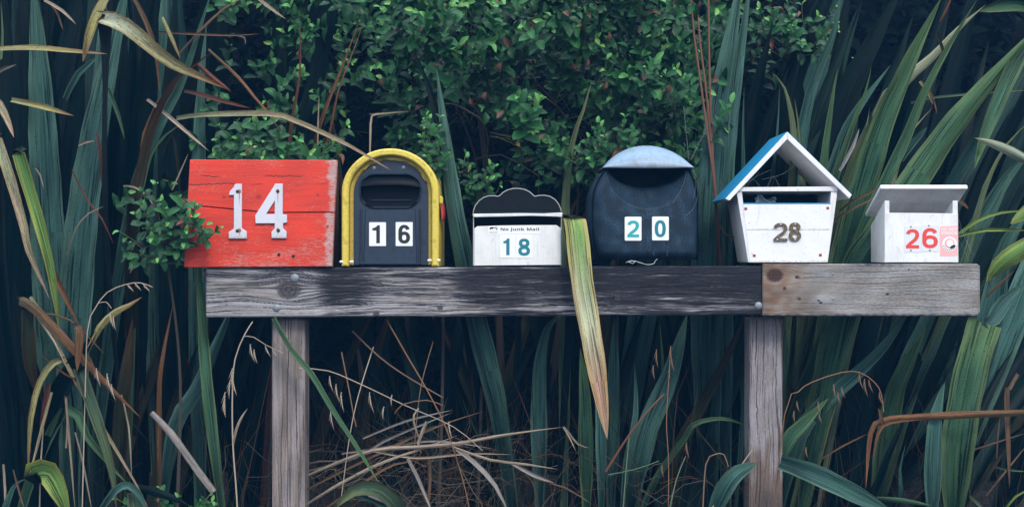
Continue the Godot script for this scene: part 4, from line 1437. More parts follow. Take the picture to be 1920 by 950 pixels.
# a shoot with leaves in crossed pairs, smallest and palest at its tip. Adds [place, tone, size] to list and its stem to mb
func shoot(list: Array, mb: Mb, p: Vector3, dir: Vector3, length: float, size: float, light_tone: float) -> void:  # last argument: outer shoots brighter, deep ones darker, shade put into leaf colour
	var side := dir.cross(Vector3(0.3, 0.2, 1)).normalized()
	var up := side.cross(dir)
	var bendv := Vector3(rng.randf_range(-1, 1), rng.randf_range(-0.2, 0.6), rng.randf_range(-0.3, 0.6)) * length * 0.25
	var pairs := clampi(int(length / 0.022), 3, 6)
	var pts := []
	for k in 6:
		var f := k / 5.0
		pts.append(p + dir * length * f + bendv * f * f)
	mb.tube(pts, 0.0019, 0.0009, 4, Color(0.1, 0.085, 0.045), Color(0.1, 0.17, 0.05))
	for k in pairs + 1:
		var f := float(k) / pairs
		var c := p + dir * length * f + bendv * f * f
		var turn := (k % 2) * PI / 2 + rng.randf_range(-0.3, 0.3) + size * 60.0
		var sz := size * (1.0 - 0.45 * smoothstep(0.5, 1.0, f)) * rng.randf_range(0.75, 1.15)
		var tilt := lerpf(1.15, 0.5, f) + rng.randf_range(-0.2, 0.25)
		for s in [0, 1]:
			if rng.randf() < 0.1: continue
			var w: float = turn + s * PI
			var rad := side * cos(w) + up * sin(w)
			var d := (dir * cos(tilt) + rad * sin(tilt) + Vector3(0, -0.12, 0)).normalized()
			var face := (dir * sin(tilt) - rad * cos(tilt) + Vector3(rng.randf_range(-0.3, 0.3), 0.4, 0.45)).normalized()
			var x := d.cross(face).normalized()
			var z := x.cross(d).normalized()
			var tone := clampi(int(rng.randf_range(0.5, 5.0) + light_tone * 2.0 + f * 2.0), 0, 7)
			if f > 0.8 and rng.randf() < 0.3 + light_tone * 0.5: tone = 8 + int(rng.randf() < 0.35)
			if rng.randf() < 0.018: tone = 10
			list.append([Transform3D(Basis(x, d, z).scaled(Vector3.ONE * sz), c), tone, sz / (D - c.z)])

func shrub_finish(o: Node3D, list: Array, twigs: Mb, parts: int, dull := false) -> void:
	if twigs.v.size(): put(twigs, "twigs", M.twig, o).set_meta("kind", "stuff")
	for k in list:   # largest to the eye first, those inside the view before the rest
		var w: Vector3 = k[0].origin
		var sx := w.x / S * D / (D - w.z)
		var sy := (w.y - EYE) / S * D / (D - w.z)
		if absf(sx) > 960 or absf(sy) > 475: k[2] *= 0.2
		k[2] *= 1.0 + 1.2 * clampf(w.z + 0.9, 0.0, 1.0)
	list.sort_custom(func(a, b): return a[2] > b[2])
	for i in mini(parts, list.size()):
		var m := MeshInstance3D.new()
		m.mesh = LEAVES[list[i][1]]
		m.name = "leaf" if i == 0 else "leaf_%03d" % i
		o.add_child(m, true)
		var t: Transform3D = list[i][0]
		t.origin -= o.position
		m.transform = t
	if list.size() <= parts: return
	var mms := []
	var groups := [[], [], []]
	for i in range(parts, list.size()): groups[i % 3].append(list[i])
	for g in 3:
		if groups[g].is_empty(): continue
		var mm := MultiMesh.new()
		mm.transform_format = MultiMesh.TRANSFORM_3D
		mm.use_colors = true
		mm.mesh = WHITE_LEAF[g + (3 if dull else 0)]
		mm.instance_count = groups[g].size()
		for i in groups[g].size():
			var t: Transform3D = groups[g][i][0]
			t.origin -= o.position
			mm.set_instance_transform(i, t)
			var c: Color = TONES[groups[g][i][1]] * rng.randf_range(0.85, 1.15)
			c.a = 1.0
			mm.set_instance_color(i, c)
		var mi := MultiMeshInstance3D.new()
		mi.multimesh = mm
		mi.name = "foliage" if g == 0 else "foliage_%03d" % g
		o.add_child(mi, true)
		mi.set_meta("kind", "stuff")

func inside(x: float, y: float, poly: Array) -> bool:
	var p := PackedVector2Array()
	for k in poly: p.append(Vector2(k[0], k[1]))
	return Geometry2D.is_point_in_polygon(Vector2(x, y), p)

func branch(o: Node3D, pts: Array, r0: float, r1: float) -> void:
	var mb := Mb.new()
	var l := []
	for k in spline(pts, 0.05): l.append(k - o.position)
	mb.tube(l, r0, r1, 6)
	put(mb, "branch", M.bark, o)

func big_shrub() -> void:
	var f := at(960, 475, -0.9)
	var o := thing("shrub", "large leafy green shrub filling the space above the middle letterboxes", "shrub", Vector3(f.x, 0, f.z))
	var list := []
	var tw := Mb.new()
	var gaps := [[600, 262, 75, 42], [690, 185, 40, 30], [945, 285, 75, 55], [1040, 200, 45, 40], [1165, 120, 26, 20], [880, 225, 40, 26], [470, 200, 40, 50], [1010, 150, 20, 60]]
	var n := 0
	var tries := 0
	while n < 560 and tries < 9000:
		tries += 1
		var x := rng.randf_range(400, 1345)
		var y := rng.randf_range(-150, 345)
		var deep := rng.randf() < 0.3
		var low := ramp([[400, 200], [520, 240], [640, 200], [760, 300], [840, 350], [960, 345], [1100, 335], [1345, 320]], x)
		if y > low: continue
		var hole := false
		for g in gaps:
			if pow((x - g[0]) / g[2], 2.0) + pow((y - g[1]) / g[3], 2.0) < 1.0: hole = true
		if hole and not (deep and rng.randf() < 0.3): continue
		var right := ramp([[400, 0.25], [700, 0.45], [800, 0.8], [900, 1.0], [1345, 1.0]], x)
		if rng.randf() > right * ramp([[-150, 0.6], [0, 1.0], [200, 0.85], [250, 0.5], [345, 0.4]], y): continue
		var z := -0.34 - 0.22 * n2(x * 0.006, y * 0.006) - 0.0009 * maxf(0.0, y - 190.0) - rng.randf() * 0.16
		if x < 780: z -= 0.3
		if deep: z -= rng.randf_range(0.15, 0.6)
		var p := at(x, y, z)
		var dir := Vector3(rng.randf_range(-0.8, 0.8), rng.randf_range(-0.25, 0.9), rng.randf_range(0.15, 0.9)).normalized()
		shoot(list, tw, p - dir * 0.06, dir, rng.randf_range(0.07, 0.15), rng.randf_range(0.038, 0.07), 0.1 if deep else (1.2 if rng.randf() < 0.4 else 0.6))  # deep shoots get darker leaf colour in place of shade
		n += 1
	for k in [["950,950,-1.0 930,500,-0.9 905,260,-0.75 880,60,-0.6", 0.016], ["1000,950,-1.1 1060,560,-0.95 1130,300,-0.8 1180,40,-0.6", 0.018], ["905,420,-0.85 890,290,-0.65 850,190,-0.5", 0.004], ["1000,950,-1.0 1080,420,-0.8 1090,300,-0.6 1240,220,-0.5", 0.006], ["890,300,-0.7 940,290,-0.62 1010,330,-0.58", 0.003], ["700,950,-1.1 660,520,-1.0 620,220,-0.9 560,-20,-0.8", 0.012], ["1060,220,-0.55 1010,160,-0.5 965,190,-0.47", 0.004], ["846,193,-0.42 898,220,-0.42 915,258,-0.45 912,300,-0.5", 0.003], ["693,214,-0.5 730,212,-0.48 770,205,-0.5", 0.003]]:
		branch(o, parse(k[0]), k[1], k[1] * 0.45)
	shrub_finish(o, list, tw, 300)
	# a yellow flower low in the shrub
	var mb := Mb.new()
	var c := at(971, 270, -0.42) - o.position
	for i in 5:
		var a := TAU * i / 5.0 + 0.3
		var d := Vector3(cos(a), sin(a), rng.randf_range(0.1, 1.2)).normalized()
		var s := Vector3(-sin(a), cos(a), 0)
		var r: float = 0.009 * rng.randf_range(0.7, 1.1)
		mb.quad(c, c + d * r * 0.7 - s * r * 0.45, c + d * r * 1.2, c + d * r * 0.7 + s * r * 0.45, Vector3(0, 0, 1), [], Color(0.42, 0.25, 0.03))
	put(mb, "flower", M.twig, o, "small yellow flower low in the shrub")
	# dead brown leaves hanging in it
	for k in [[1050, 28, 34], [1090, 55, 38], [1142, 72, 24], [940, 130, 26], [912, 185, 26], [1103, 122, 26], [1137, 165, 26], [1256, 172, 28], [866, 90, 26], [882, 195, 24], [1268, 10, 30], [1262, 60, 30], [1310, 12, 26], [560, 105, 20], [715, 158, 22], [745, 60, 24], [990, 50, 18], [985, 62, 18], [1297, 300, 14], [1300, 190, 18]]:
		mb = Mb.new()
		var m := MeshInstance3D.new()
		m.mesh = LEAVES[10]
		m.name = "dead_leaf" if not o.has_node("dead_leaf") else "dead_leaf_%03d" % (o.get_child_count())
		o.add_child(m, true)
		var b := Basis(Vector3(0, 0, 1), rng.randf_range(-0.5, 0.5) + PI) * Basis(Vector3(0, 1, 0), rng.randf_range(-0.9, 0.9))
		m.transform = Transform3D(b.scaled(Vector3.ONE * k[2] * S * 1.1), at(k[0], k[1] - k[2] * 0.5, -0.3 if k[0] > 780 else -0.55) - o.position)

func small_shrub(label: String, x: float, y0: float, z: float, shoots: Array, size: Vector2, fill: int, spread: Vector2) -> void:
	var f := at(x, 475, z)
	var o := thing("shrub", label, "shrub", Vector3(f.x, 0, f.z))
	var list := []
	var tw := Mb.new()
	var root := at(x, y0, z - 0.02)
	for s in shoots:   # [x, y, z] of tips
		var tip := at(s[0], s[1], s[2])
		var dir := (tip - root).normalized()
		dir = (dir + Vector3(0, 0.25, 0.35)).normalized()
		var l := rng.randf_range(0.06, 0.11)
		shoot(list, tw, tip - dir * l, dir, l, rng.randf_range(size.x, size.y), 0.7)
		tw.tube([root, root.lerp(tip - dir * l, 0.5) + Vector3(0, 0.01, 0), tip - dir * l], 0.0028, 0.0017, 4, Color(0.07, 0.05, 0.035), Color(0.09, 0.07, 0.04))
	for i in fill:
		var p := at(x + rng.randfn(0.0, 0.45) * spread.x, y0 - spread.y * 0.45 + rng.randfn(0.0, 0.4) * spread.y, z - rng.randf() * 0.12)
		var dir := Vector3(rng.randf_range(-0.8, 0.8), rng.randf_range(-0.3, 0.9), rng.randf_range(0.1, 0.8)).normalized()
		shoot(list, tw, p - dir * 0.05, dir, rng.randf_range(0.04, 0.08), rng.randf_range(size.x, size.y), 0.15)
	# its main stem, down to the ground
	var g := Vector3(root.x, 0, root.z - 0.1)
	for k in tw.v.size(): tw.v[k] -= o.position
	branch(o, [g, g.lerp(root, 0.6) + Vector3(0.02, 0, -0.05), root], 0.006, 0.003)
	shrub_finish(o, list, tw, 300)

# ---------------------------------------------------------------- planting
func plants() -> void:
	var o := flax("flax_plant", "tall flax with broad dark upright blades along the far left edge", 70, -0.6)
	for k in [["60,960,-0.55 62,600,-0.5 55,300,-0.45 38,-60,-0.45", 66, "d"], ["112,960,-0.6 98,600,-0.5 78,200,-0.42 60,-60,-0.4", 60, "t"], ["20,960,-0.6 14,600,-0.55 18,250,-0.5 5,-60,-0.5", 58, "d"], ["120,960,-0.62 112,500,-0.55 92,150,-0.5 84,-50,-0.5", 34, "d"], ["30,960,-0.5 -10,700,-0.45 -20,470,-0.4", 60, "d"], ["60,990,-0.5 60,760,-0.42 40,640,-0.38 25,520,-0.36", 40, "d"]]:
		lf(o, k[0], k[1], k[2])
	lf(o, "-20,92,-0.05 60,89,-0.02 120,94,0.0 202,101,0.02", 12, "y", "N", 0.3)
	lf(o, "20,187,-0.1 70,197,-0.06 105,207,-0.03 138,217,-0.02", 13, "y", "N", 0.2)
	lf(o, "-20,180,-0.05 -2,196,0.0 15,230,0.02 25,258,0.02", 16, "m", "N", 0.4)
	lf(o, "-12,140,-0.2 6,128,-0.15 30,121,-0.12", 8, "s", "N")
	lf(o, "-14,160,-0.2 0,110,-0.2 4,60,-0.2 0,0,-0.2", 22, "g")
	lf(o, "-6,262,0.0 20,340,0.03 45,430,0.05 53,470,0.05 93,563,0.02", 20, "m", "F", 0.2)
	lf(o, "36,290,0.08 60,370,0.1 80,440,0.1 98,520,0.08 112,630,0.02", 25, "G", "F", 0.1)
	lf(o, "80,440,0.09 90,490,0.08 118,550,0.06 147,610,0.03", 13, "o", "N", 0.2)
	lf(o, "65,315,0.0 74,328,0.0 81,354,0.0", 3, "s", "N")
	fan(o, 17, Vector2(0.35, 0.35), Vector2(-0.16, 0.2), Vector2(2.0, 2.7), Vector2(0.08, 0.115), "ddde", 0.06, Vector2(-0.12, 0.03))

	o = flax("flax_plant", "tall flax with broad blue green blades between the left edge and the red letterbox", 225, -0.65)
	for k in [["130,960,-0.5 140,620,-0.35 170,300,-0.3 245,-60,-0.3", 58, "t"], ["245,960,-0.6 246,500,-0.55 265,250,-0.5 295,-50,-0.45", 58, "d"], ["190,960,-0.65 190,600,-0.6 212,200,-0.55 228,-50,-0.55", 42, "d"], ["240,420,-0.25 270,300,-0.2 308,215,-0.17 345,140,-0.14 400,-30,-0.1", 25, "t"], ["376,960,-0.5 374,500,-0.42 375,280,-0.38 379,150,-0.36 387,40,-0.36", 40, "t"], ["330,960,-0.6 322,500,-0.52 318,250,-0.5 330,-40,-0.5", 46, "d"], ["255,420,-0.18 268,340,-0.17 290,275,-0.15 330,238,-0.12 348,236,-0.1", 18, "g"], ["160,960,-0.55 150,600,-0.5 185,200,-0.45 198,-60,-0.45", 40, "t"], ["300,960,-0.6 296,520,-0.6 300,200,-0.55 310,-60,-0.5", 50, "t"]]:
		lf(o, k[0], k[1], k[2])
	lf(o, "248,420,-0.12 262,330,-0.1 284,240,-0.08 322,158,-0.05 360,125,-0.03 400,95,-0.01", 32, "k", "R", 0.2)
	lf(o, "192,33,0.02 235,48,0.05 280,85,0.06 325,120,0.05 372,142,0.03 424,167,0.0", 30, "P", "F", 0.15)
	lf(o, "206,-20,0.0 182,22,0.02 165,68,0.03 154,117,0.0", 19, "y", "N", 0.3)
	lf(o, "82,0,0.0 116,20,0.0 142,46,-0.02", 7, "s", "N")
	lf(o, "96,8,-0.02 108,28,-0.02 117,57,-0.02", 5, "b", "N")
	lf(o, "246,-12,-0.05 273,40,-0.04 292,100,-0.05 299,176,-0.08", 10, "b", "N")
	lf(o, "303,32,-0.05 323,76,-0.05 337,110,-0.06", 8, "y", "N")
	lf(o, "202,165,-0.2 222,217,-0.18 233,263,-0.18", 9, "g", "N")
	lf(o, "121,186,-0.2 146,138,-0.18 185,105,-0.16", 15, "t", "N", 0.2)
	lf(o, "275,186,-0.1 313,216,-0.08 343,242,-0.06 392,284,-0.05", 8, "s", "N")
	lf(o, "296,60,-0.12 380,64,-0.08 440,66,-0.07 487,63,-0.07", 5, "b", "N")
	lf(o, "440,66,-0.07 458,70,-0.07 459,84,-0.07", 3, "s", "N")
	lf(o, "476,-10,-0.1 500,10,-0.08 536,36,-0.06", 7, "s", "N")
	lf(o, "345,170,-0.1 380,178,-0.08 420,190,-0.07 470,203,-0.05", 9, "r", "N")
	lf(o, "370,120,-0.05 400,148,-0.04 434,172,-0.04", 10, "r", "N")
	lf(o, "330,222,-0.1 380,215,-0.04 504,213,0.0 550,225,0.02 608,250,0.04 657,274,0.05 736,321,0.05", 12, "m", "N", 0.3)
	lf(o, "390,92,-0.1 445,143,-0.06 478,183,-0.03 504,213,-0.02 529,254,-0.02", 6, "o", "N")
	lf(o, "336,100,-0.1 372,60,-0.1 420,15,-0.1 470,-10,-0.1", 5, "b", "N")
	lf(o, "250,360,-0.1 264,290,-0.1 268,250,-0.1 300,175,-0.12", 5, "o", "N")
	lf(o, "300,300,-0.2 322,250,-0.2 335,330,-0.2 334,380,-0.22", 6, "k", "N")
	lf(o, "146,272,-0.1 160,266,-0.1 178,263,-0.1", 5, "s", "N")
	lf(o, "179,250,-0.15 187,283,-0.12 194,374,-0.15", 8, "r", "N")
	lf(o, "134,318,-0.1 162,374,-0.08 190,410,-0.08 213,460,-0.1", 4, "r", "N")
	lf(o, "124,478,-0.1 140,430,-0.06 165,400,-0.05 196,386,-0.06", 3, "s", "N")
	lf(o, "230,348,-0.08 250,350,-0.05 275,366,-0.04 299,405,-0.05", 4, "s", "N")
	lf(o, "322,356,-0.1 338,320,-0.1 353,286,-0.1", 3, "s", "N")
	fan(o, 17, Vector2(0.42, 0.35), Vector2(-0.12, 0.2), Vector2(2.0, 2.7), Vector2(0.075, 0.11), "ddde", 0.06, Vector2(-0.12, 0.03))

	o = flax("flax_plant", "low flax with bent, split and browning blades at the bottom left", 110, -0.15)
	lf(o, "75,990,-0.1 95,790,-0.02 128,705,0.05 165,645,0.07 184,612,0.08", 44, "d", "R", 0.1)
	lf(o, "160,660,0.06 184,614,0.08 214,585,0.09 240,572,0.09 266,556,0.09", 15, "y", "N", 0.3)
	lf(o, "37,563,0.04 66,581,0.07 111,627,0.08 136,654,0.08 162,682,0.07 212,733,0.05 264,784,0.03", 17, "o", "F", 0.2)
	lf(o, "48,580,0.02 52,640,0.03 56,690,0.02 68,740,0.0", 26, "k", "N", 0.2)
	lf(o, "122,674,0.05 98,680,0.08 74,715,0.09 57,783,0.09 51,892,0.06", 13, "y", "F", 0.3)
	lf(o, "148,690,0.06 168,750,0.08 190,815,0.08 208,880,0.07 218,960,0.04", 23, "l", "F", 0.2)
	lf(o, "56,556,0.02 90,610,0.05 126,687,0.06 187,793,0.06 258,914,0.05 280,960,0.04", 8, "m", "N", 0.3)
	lf(o, "126,766,0.02 162,818,0.04 200,865,0.05 239,908,0.04", 21, "g", "R", 0.2)
	lf(o, "66,886,0.1 92,886,0.1 112,925,0.11 128,970,0.08", 48, "G", "F", 0.1)
	lf(o, "8,960,0.05 24,915,0.06 38,901,0.07 50,898,0.07", 18, "t", "R", 0.3)
	lf(o, "250,921,0.08 256,945,0.09 262,985,0.08", 36, "l", "NE", 0.05)
	lf(o, "242,910,0.04 283,920,0.05 320,932,0.05 355,948,0.04", 16, "d", "N", 0.3)
	lf(o, "190,955,0.1 215,920,0.12 240,910,0.12 262,930,0.11 275,960,0.1", 16, "t", "N", 0.3)
	lf(o, "217,960,-0.1 225,773,-0.04 238,672,-0.02 248,594,-0.02", 32, "k", "R", 0.1)
	lf(o, "299,960,-0.25 298,748,-0.15 304,672,-0.12 324,568,-0.12", 11, "o", "R", 0.2)
	lf(o, "138,612,0.09 148,614,0.11 147,650,0.11 143,698,0.1", 16, "o", "N", 0.1)
	lf(o, "90,720,0.05 84,760,0.06 74,818,0.05", 13, "r", "N", 0.2)
	lf(o, "123,840,0.05 126,790,0.05 122,740,0.05 140,960,0.03", 5, "s", "N")
	lf(o, "96,735,0.1 78,800,0.1 54,892,0.1", 6, "m", "N")
	lf(o, "73,960,0.06 76,860,0.06 84,760,0.06", 4, "s", "N")
	lf(o, "140,810,0.03 155,870,0.03 172,960,0.03", 4, "s", "N")
	lf(o, "226,740,0.0 240,800,0.0 246,900,0.0", 4, "s", "N")
	lf(o, "24,880,0.08 32,910,0.08 46,960,0.08", 5, "b", "N")
	lf(o, "5,870,0.05 8,920,0.05 8,960,0.05", 5, "s", "N")
	lf(o, "80,665,0.06 120,700,0.07 160,720,0.06", 5, "r", "N")
	lf(o, "165,665,0.07 175,690,0.07 176,712,0.07", 5, "b", "N")
	lf(o, "66,590,0.06 100,640,0.08 124,690,0.08", 5, "s", "N")
	lf(o, "78,588,0.06 130,600,0.09 196,665,0.08", 5, "o", "N")

	o = flax("flax_plant", "narrow flax rising behind the left post and the end of the rail", 380, -0.35)
	lf(o, "418,980,-0.12 399,830,-0.1 387,722,-0.09 377,590,-0.09 372,515,-0.1 374,460,-0.12", 20, "g", "R", 0.1)
	lf(o, "300,960,-0.4 325,800,-0.3 364,733,-0.27 415,620,-0.25 440,560,-0.25", 26, "t", "R", 0.2)
	lf(o, "320,960,-0.5 345,760,-0.4 358,690,-0.38 372,640,-0.38", 24, "d", "R", 0.2)
	lf(o, "283,773,0.06 318,810,0.07 343,844,0.07 372,885,0.06 400,922,0.05", 13, "x", "NE", 0.2)
	lf(o, "550,330,-0.4 553,270,-0.38 563,212,-0.36 576,174,-0.36", 18, "d")
	lf(o, "532,300,-0.45 540,220,-0.42 548,168,-0.42", 10, "d")
	lf(o, "541,300,-0.4 546,235,-0.37 561,147,-0.34 563,82,-0.33 560,14,-0.33", 13, "r", "R", 0.2)
	lf(o, "585,310,-0.4 592,262,-0.36 609,207,-0.32 635,140,-0.3 677,30,-0.3", 13, "o", "R", 0.2)
	lf(o, "600,310,-0.4 620,240,-0.36 634,170,-0.32 660,101,-0.3 684,35,-0.3", 8, "o", "R", 0.2)
	lf(o, "693,296,-0.3 694,250,-0.3 696,222,-0.3 706,214,-0.3 768,209,-0.3", 4, "s", "N")
	lf(o, "595,290,-0.3 596,235,-0.3 598,172,-0.3", 3, "s", "N")
	lf(o, "512,596,0.022 544,654,0.03 583,701,0.035 622,767,0.035 668,837,0.03 716,915,0.02", 12, "g", "N", 0.5)
	fan(o, 14, Vector2(0.5, 0.15), Vector2(-0.2, 0.35), Vector2(0.7, 1.2), Vector2(0.03, 0.055), "ddk", 0.2, Vector2(-0.3, 0.0))

	o = flax("flax_plant", "flax behind the rail with a big yellowing blade folded over its front", 1030, -0.45)
	lf(o, "1077,411,0.03 1082,440,0.045 1091,525,0.05 1110,640,0.05 1128,750,0.04 1139,824,0.03", 44, "M", "F", 0.05)
	lf(o, "962,960,-0.35 935,780,-0.22 912,680,-0.15 890,590,-0.12 868,480,-0.12 850,380,-0.12 832,240,-0.13 818,126,-0.15", 36, "t", "R", 0.05)
	lf(o, "860,480,-0.2 826,260,-0.2 803,160,-0.22 768,82,-0.22", 28, "d", "R", 0.1)
	lf(o, "1012,960,-0.3 1011,727,-0.22 1019,640,-0.2 1034,605,-0.2 1058,585,-0.2", 28, "t", "R", 0.1)
	lf(o, "880,960,-0.5 878,810,-0.4 848,717,-0.36 825,638,-0.35 815,560,-0.35", 32, "d", "R", 0.1)
	lf(o, "1100,960,-0.15 1099,800,-0.1 1096,720,-0.09 1088,650,-0.09", 26, "g", "R", 0.15)
	lf(o, "1128,960,-0.1 1127,800,-0.08 1122,720,-0.08 1112,640,-0.1", 18, "t", "R", 0.2)
	lf(o, "1145,960,-0.4 1150,740,-0.35 1153,590,-0.35", 24, "t", "R", 0.1)
	lf(o, "1060,960,-0.6 1062,700,-0.5 1080,590,-0.5", 30, "d", "R", 0.1)
	lf(o, "1178,960,-0.4 1195,880,-0.3 1216,800,-0.28 1257,703,-0.28 1290,585,-0.3", 38, "t", "R", 0.1)
	lf(o, "1166,960,-0.3 1176,860,-0.26 1192,777,-0.25 1190,680,-0.25", 13, "t", "R", 0.2)
	lf(o, "1240,960,-0.4 1267,851,-0.35 1317,757,-0.33 1366,663,-0.32 1402,580,-0.32", 24, "k", "R", 0.1)
	lf(o, "1060,500,-0.35 1060,380,-0.33 1074,265,-0.3 1094,206,-0.28 1110,150,-0.28", 24, "l", "R", 0.1)
	lf(o, "1040,480,-0.4 1050,360,-0.36 1062,290,-0.35", 16, "d", "R", 0.1)
	lf(o, "750,960,0.06 690,935,0.1 655,925,0.1 625,950,0.1", 10, "t", "N", 0.2)
	lf(o, "770,990,0.08 735,935,0.12 700,914,0.13 660,920,0.13 630,952,0.12", 34, "l", "N", 0.25)
	lf(o, "1330,980,-0.05 1360,915,0.0 1385,885,0.0 1420,868,-0.06", 30, "t", "R", 0.2)
	lf(o, "1285,820,-0.25 1300,797,-0.22 1335,786,-0.2 1370,787,-0.2 1415,804,-0.22", 14, "g", "R", 0.4)
	lf(o, "1240,740,-0.3 1243,690,-0.3 1237,600,-0.3", 10, "g", "R", 0.4)
	fan(o, 18, Vector2(0.55, 0.25), Vector2(-0.25, 0.3), Vector2(0.75, 1.15), Vector2(0.03, 0.055), "ddde", 0.2, Vector2(-0.25, 0.0))
	fan(o, 8, Vector2(0.7, 0.2), Vector2(-0.3, 0.3), Vector2(0.9, 1.3), Vector2(0.03, 0.06), "ddk", 0.2, Vector2(-0.4, -0.1))

	o = flax("flax_plant", "upright blue green flax behind the left side of the white house shaped letterbox", 1340, -0.5)
	lf(o, "1330,960,-0.5 1326,600,-0.4 1332,420,-0.36 1345,240,-0.34 1370,80,-0.34 1392,-60,-0.34", 56, "t", "R", 0.05)
	lf(o, "1362,960,-0.5 1358,600,-0.42 1358,420,-0.37 1366,280,-0.35 1390,90,-0.35 1412,-60,-0.35", 30, "t", "R", 0.3)
	lf(o, "1400,960,-0.7 1385,500,-0.6 1400,270,-0.55 1428,130,-0.55 1450,40,-0.55", 44, "d", "R", 0.1)
	lf(o, "1395,350,-0.45 1394,250,-0.43 1396,160,-0.43", 14, "t")
	lf(o, "1478,520,-0.25 1483,400,-0.2 1490,300,-0.19 1487,230,-0.18 1472,165,-0.16 1448,135,-0.14", 30, "l", "R", 0.1)
	lf(o, "1512,460,-0.3 1506,340,-0.28 1500,250,-0.26 1490,182,-0.25", 18, "l", "R", 0.1)
	lf(o, "1440,400,-0.3 1455,280,-0.28 1461,200,-0.27 1462,155,-0.27", 12, "t")
	lf(o, "1425,960,-0.7 1440,500,-0.6 1480,200,-0.55 1505,100,-0.55", 30, "d")
	for k in ["1352,520,-0.28 1340,350,-0.25 1316,170,-0.24 1300,50,-0.24 1296,-40,-0.24", "1352,520,-0.28 1341,350,-0.26 1324,170,-0.25 1312,70,-0.25 1304,-40,-0.25", "1350,500,-0.28 1336,280,-0.27 1331,150,-0.26 1328,-40,-0.26"]:
		stem(o, k, 6, "r", "flower_stalk")
	lf(o, "1345,418,-0.2 1356,430,-0.18 1364,441,-0.17 1385,446,-0.17", 4, "o", "N")
	fan(o, 16, Vector2(0.35, 0.3), Vector2(-0.05, 0.3), Vector2(1.5, 2.3), Vector2(0.07, 0.11), "dde", 0.1, Vector2(-0.2, 0.0))

	o = flax("flax_plant", "broad green flax leaning right between the house shaped and the flat lidded letterbox", 1540, -0.55)
	for k in [["1440,960,-0.5 1475,500,-0.42 1510,210,-0.38 1565,55,-0.35 1578,-30,-0.35", 32, "t"], ["1510,560,-0.4 1535,400,-0.36 1548,280,-0.34 1559,200,-0.33 1572,124,-0.33", 24, "g"], ["1470,960,-0.6 1520,400,-0.5 1580,200,-0.46 1640,74,-0.45 1700,-40,-0.45", 62, "d"], ["1500,960,-0.5 1580,500,-0.38 1646,258,-0.3 1690,150,-0.27 1725,75,-0.25 1768,-8,-0.24", 54, "g"], ["1560,600,-0.3 1615,440,-0.26 1660,340,-0.24 1700,255,-0.22 1735,170,-0.2 1782,82,-0.18 1834,-2,-0.16", 27, "g"], ["1540,520,-0.4 1570,400,-0.36 1608,282,-0.33 1643,214,-0.31 1668,166,-0.3", 32, "l"], ["1540,420,-0.42 1590,260,-0.38 1624,170,-0.36 1635,122,-0.36", 20, "g"], ["1480,700,-0.5 1530,430,-0.45 1570,300,-0.45 1600,220,-0.44 1672,120,-0.42", 36, "t"], ["1470,520,-0.5 1500,330,-0.5 1520,220,-0.5 1535,100,-0.5", 26, "d"]]:
		lf(o, k[0], k[1], k[2], "R", rng.randf_range(-0.2, 0.3))
	lf(o, "1570,560,-0.5 1610,330,-0.45 1625,240,-0.44 1632,200,-0.44", 18, "p")
	lf(o, "1600,480,-0.55 1650,215,-0.5 1700,150,-0.47 1750,105,-0.45 1800,52,-0.43 1850,8,-0.42", 36, "p", "R", 0.1)
	lf(o, "1660,400,-0.4 1690,290,-0.38 1715,240,-0.36 1752,200,-0.35", 16, "p")
	lf(o, "1575,320,-0.3 1600,275,-0.29 1612,240,-0.28", 8, "x", "N")
	lf(o, "1575,395,-0.2 1600,376,-0.17 1630,362,-0.16 1660,346,-0.16", 6, "o", "N")
	lf(o, "1566,412,-0.2 1605,388,-0.17 1650,368,-0.16", 5, "b", "N")
	lf(o, "1726,152,-0.25 1742,173,-0.24 1750,196,-0.24", 7, "y", "N")
	lf(o, "1738,160,-0.25 1752,186,-0.25 1758,214,-0.25", 5, "o", "N")
	lf(o, "1757,60,-0.2 1768,90,-0.2 1770,108,-0.2", 7, "k", "N")
	lf(o, "1764,40,-0.3 1775,20,-0.3 1788,-10,-0.3", 5, "r", "N")
	fan(o, 15, Vector2(0.4, 0.3), Vector2(0.1, 0.55), Vector2(1.4, 2.2), Vector2(0.08, 0.12), "dddet", 0.1, Vector2(-0.25, 0.0))

	o = flax("flax_plant", "big flax leaning right beside the flat lidded letterbox, reaching the right edge", 1760, -0.6)
	for k in [["1500,960,-0.3 1590,560,-0.22 1650,440,-0.2 1727,320,-0.18 1797,221,-0.16 1853,155,-0.15 1945,50,-0.13", 56, "g"], ["1740,620,-0.4 1800,480,-0.36 1850,395,-0.34 1890,330,-0.33 1945,270,-0.32", 54, "t"], ["1700,700,-0.45 1760,520,-0.42 1810,400,-0.4 1850,300,-0.4 1900,200,-0.4", 36, "d"], ["1800,520,-0.3 1850,350,-0.26 1890,270,-0.25 1935,225,-0.24", 18, "l"], ["1850,620,-0.4 1880,480,-0.36 1910,420,-0.35 1945,370,-0.35", 52, "t"]]:
		lf(o, k[0], k[1], k[2], "R", rng.randf_range(-0.2, 0.2))
	lf(o, "1945,60,-0.2 1905,118,-0.15 1866,204,-0.1 1842,268,-0.08 1828,318,-0.06", 28, "g", "N", 0.15)
	lf(o, "1950,22,-0.15 1915,6,-0.12 1875,10,-0.1 1836,22,-0.08", 26, "g", "N", 0.3)
	lf(o, "1955,318,-0.1 1900,285,-0.06 1860,268,-0.04 1828,258,-0.03", 20, "p", "N", 0.2)
	lf(o, "1709,193,-0.25 1745,184,-0.24 1800,178,-0.24 1935,168,-0.24", 5, "l", "N")
	lf(o, "1690,300,-0.35 1710,270,-0.34 1740,238,-0.33", 16, "t", "N")
	lf(o, "1945,452,-0.02 1905,478,0.0 1875,500,-0.02 1850,530,-0.05", 40, "G", "N", 0.2)
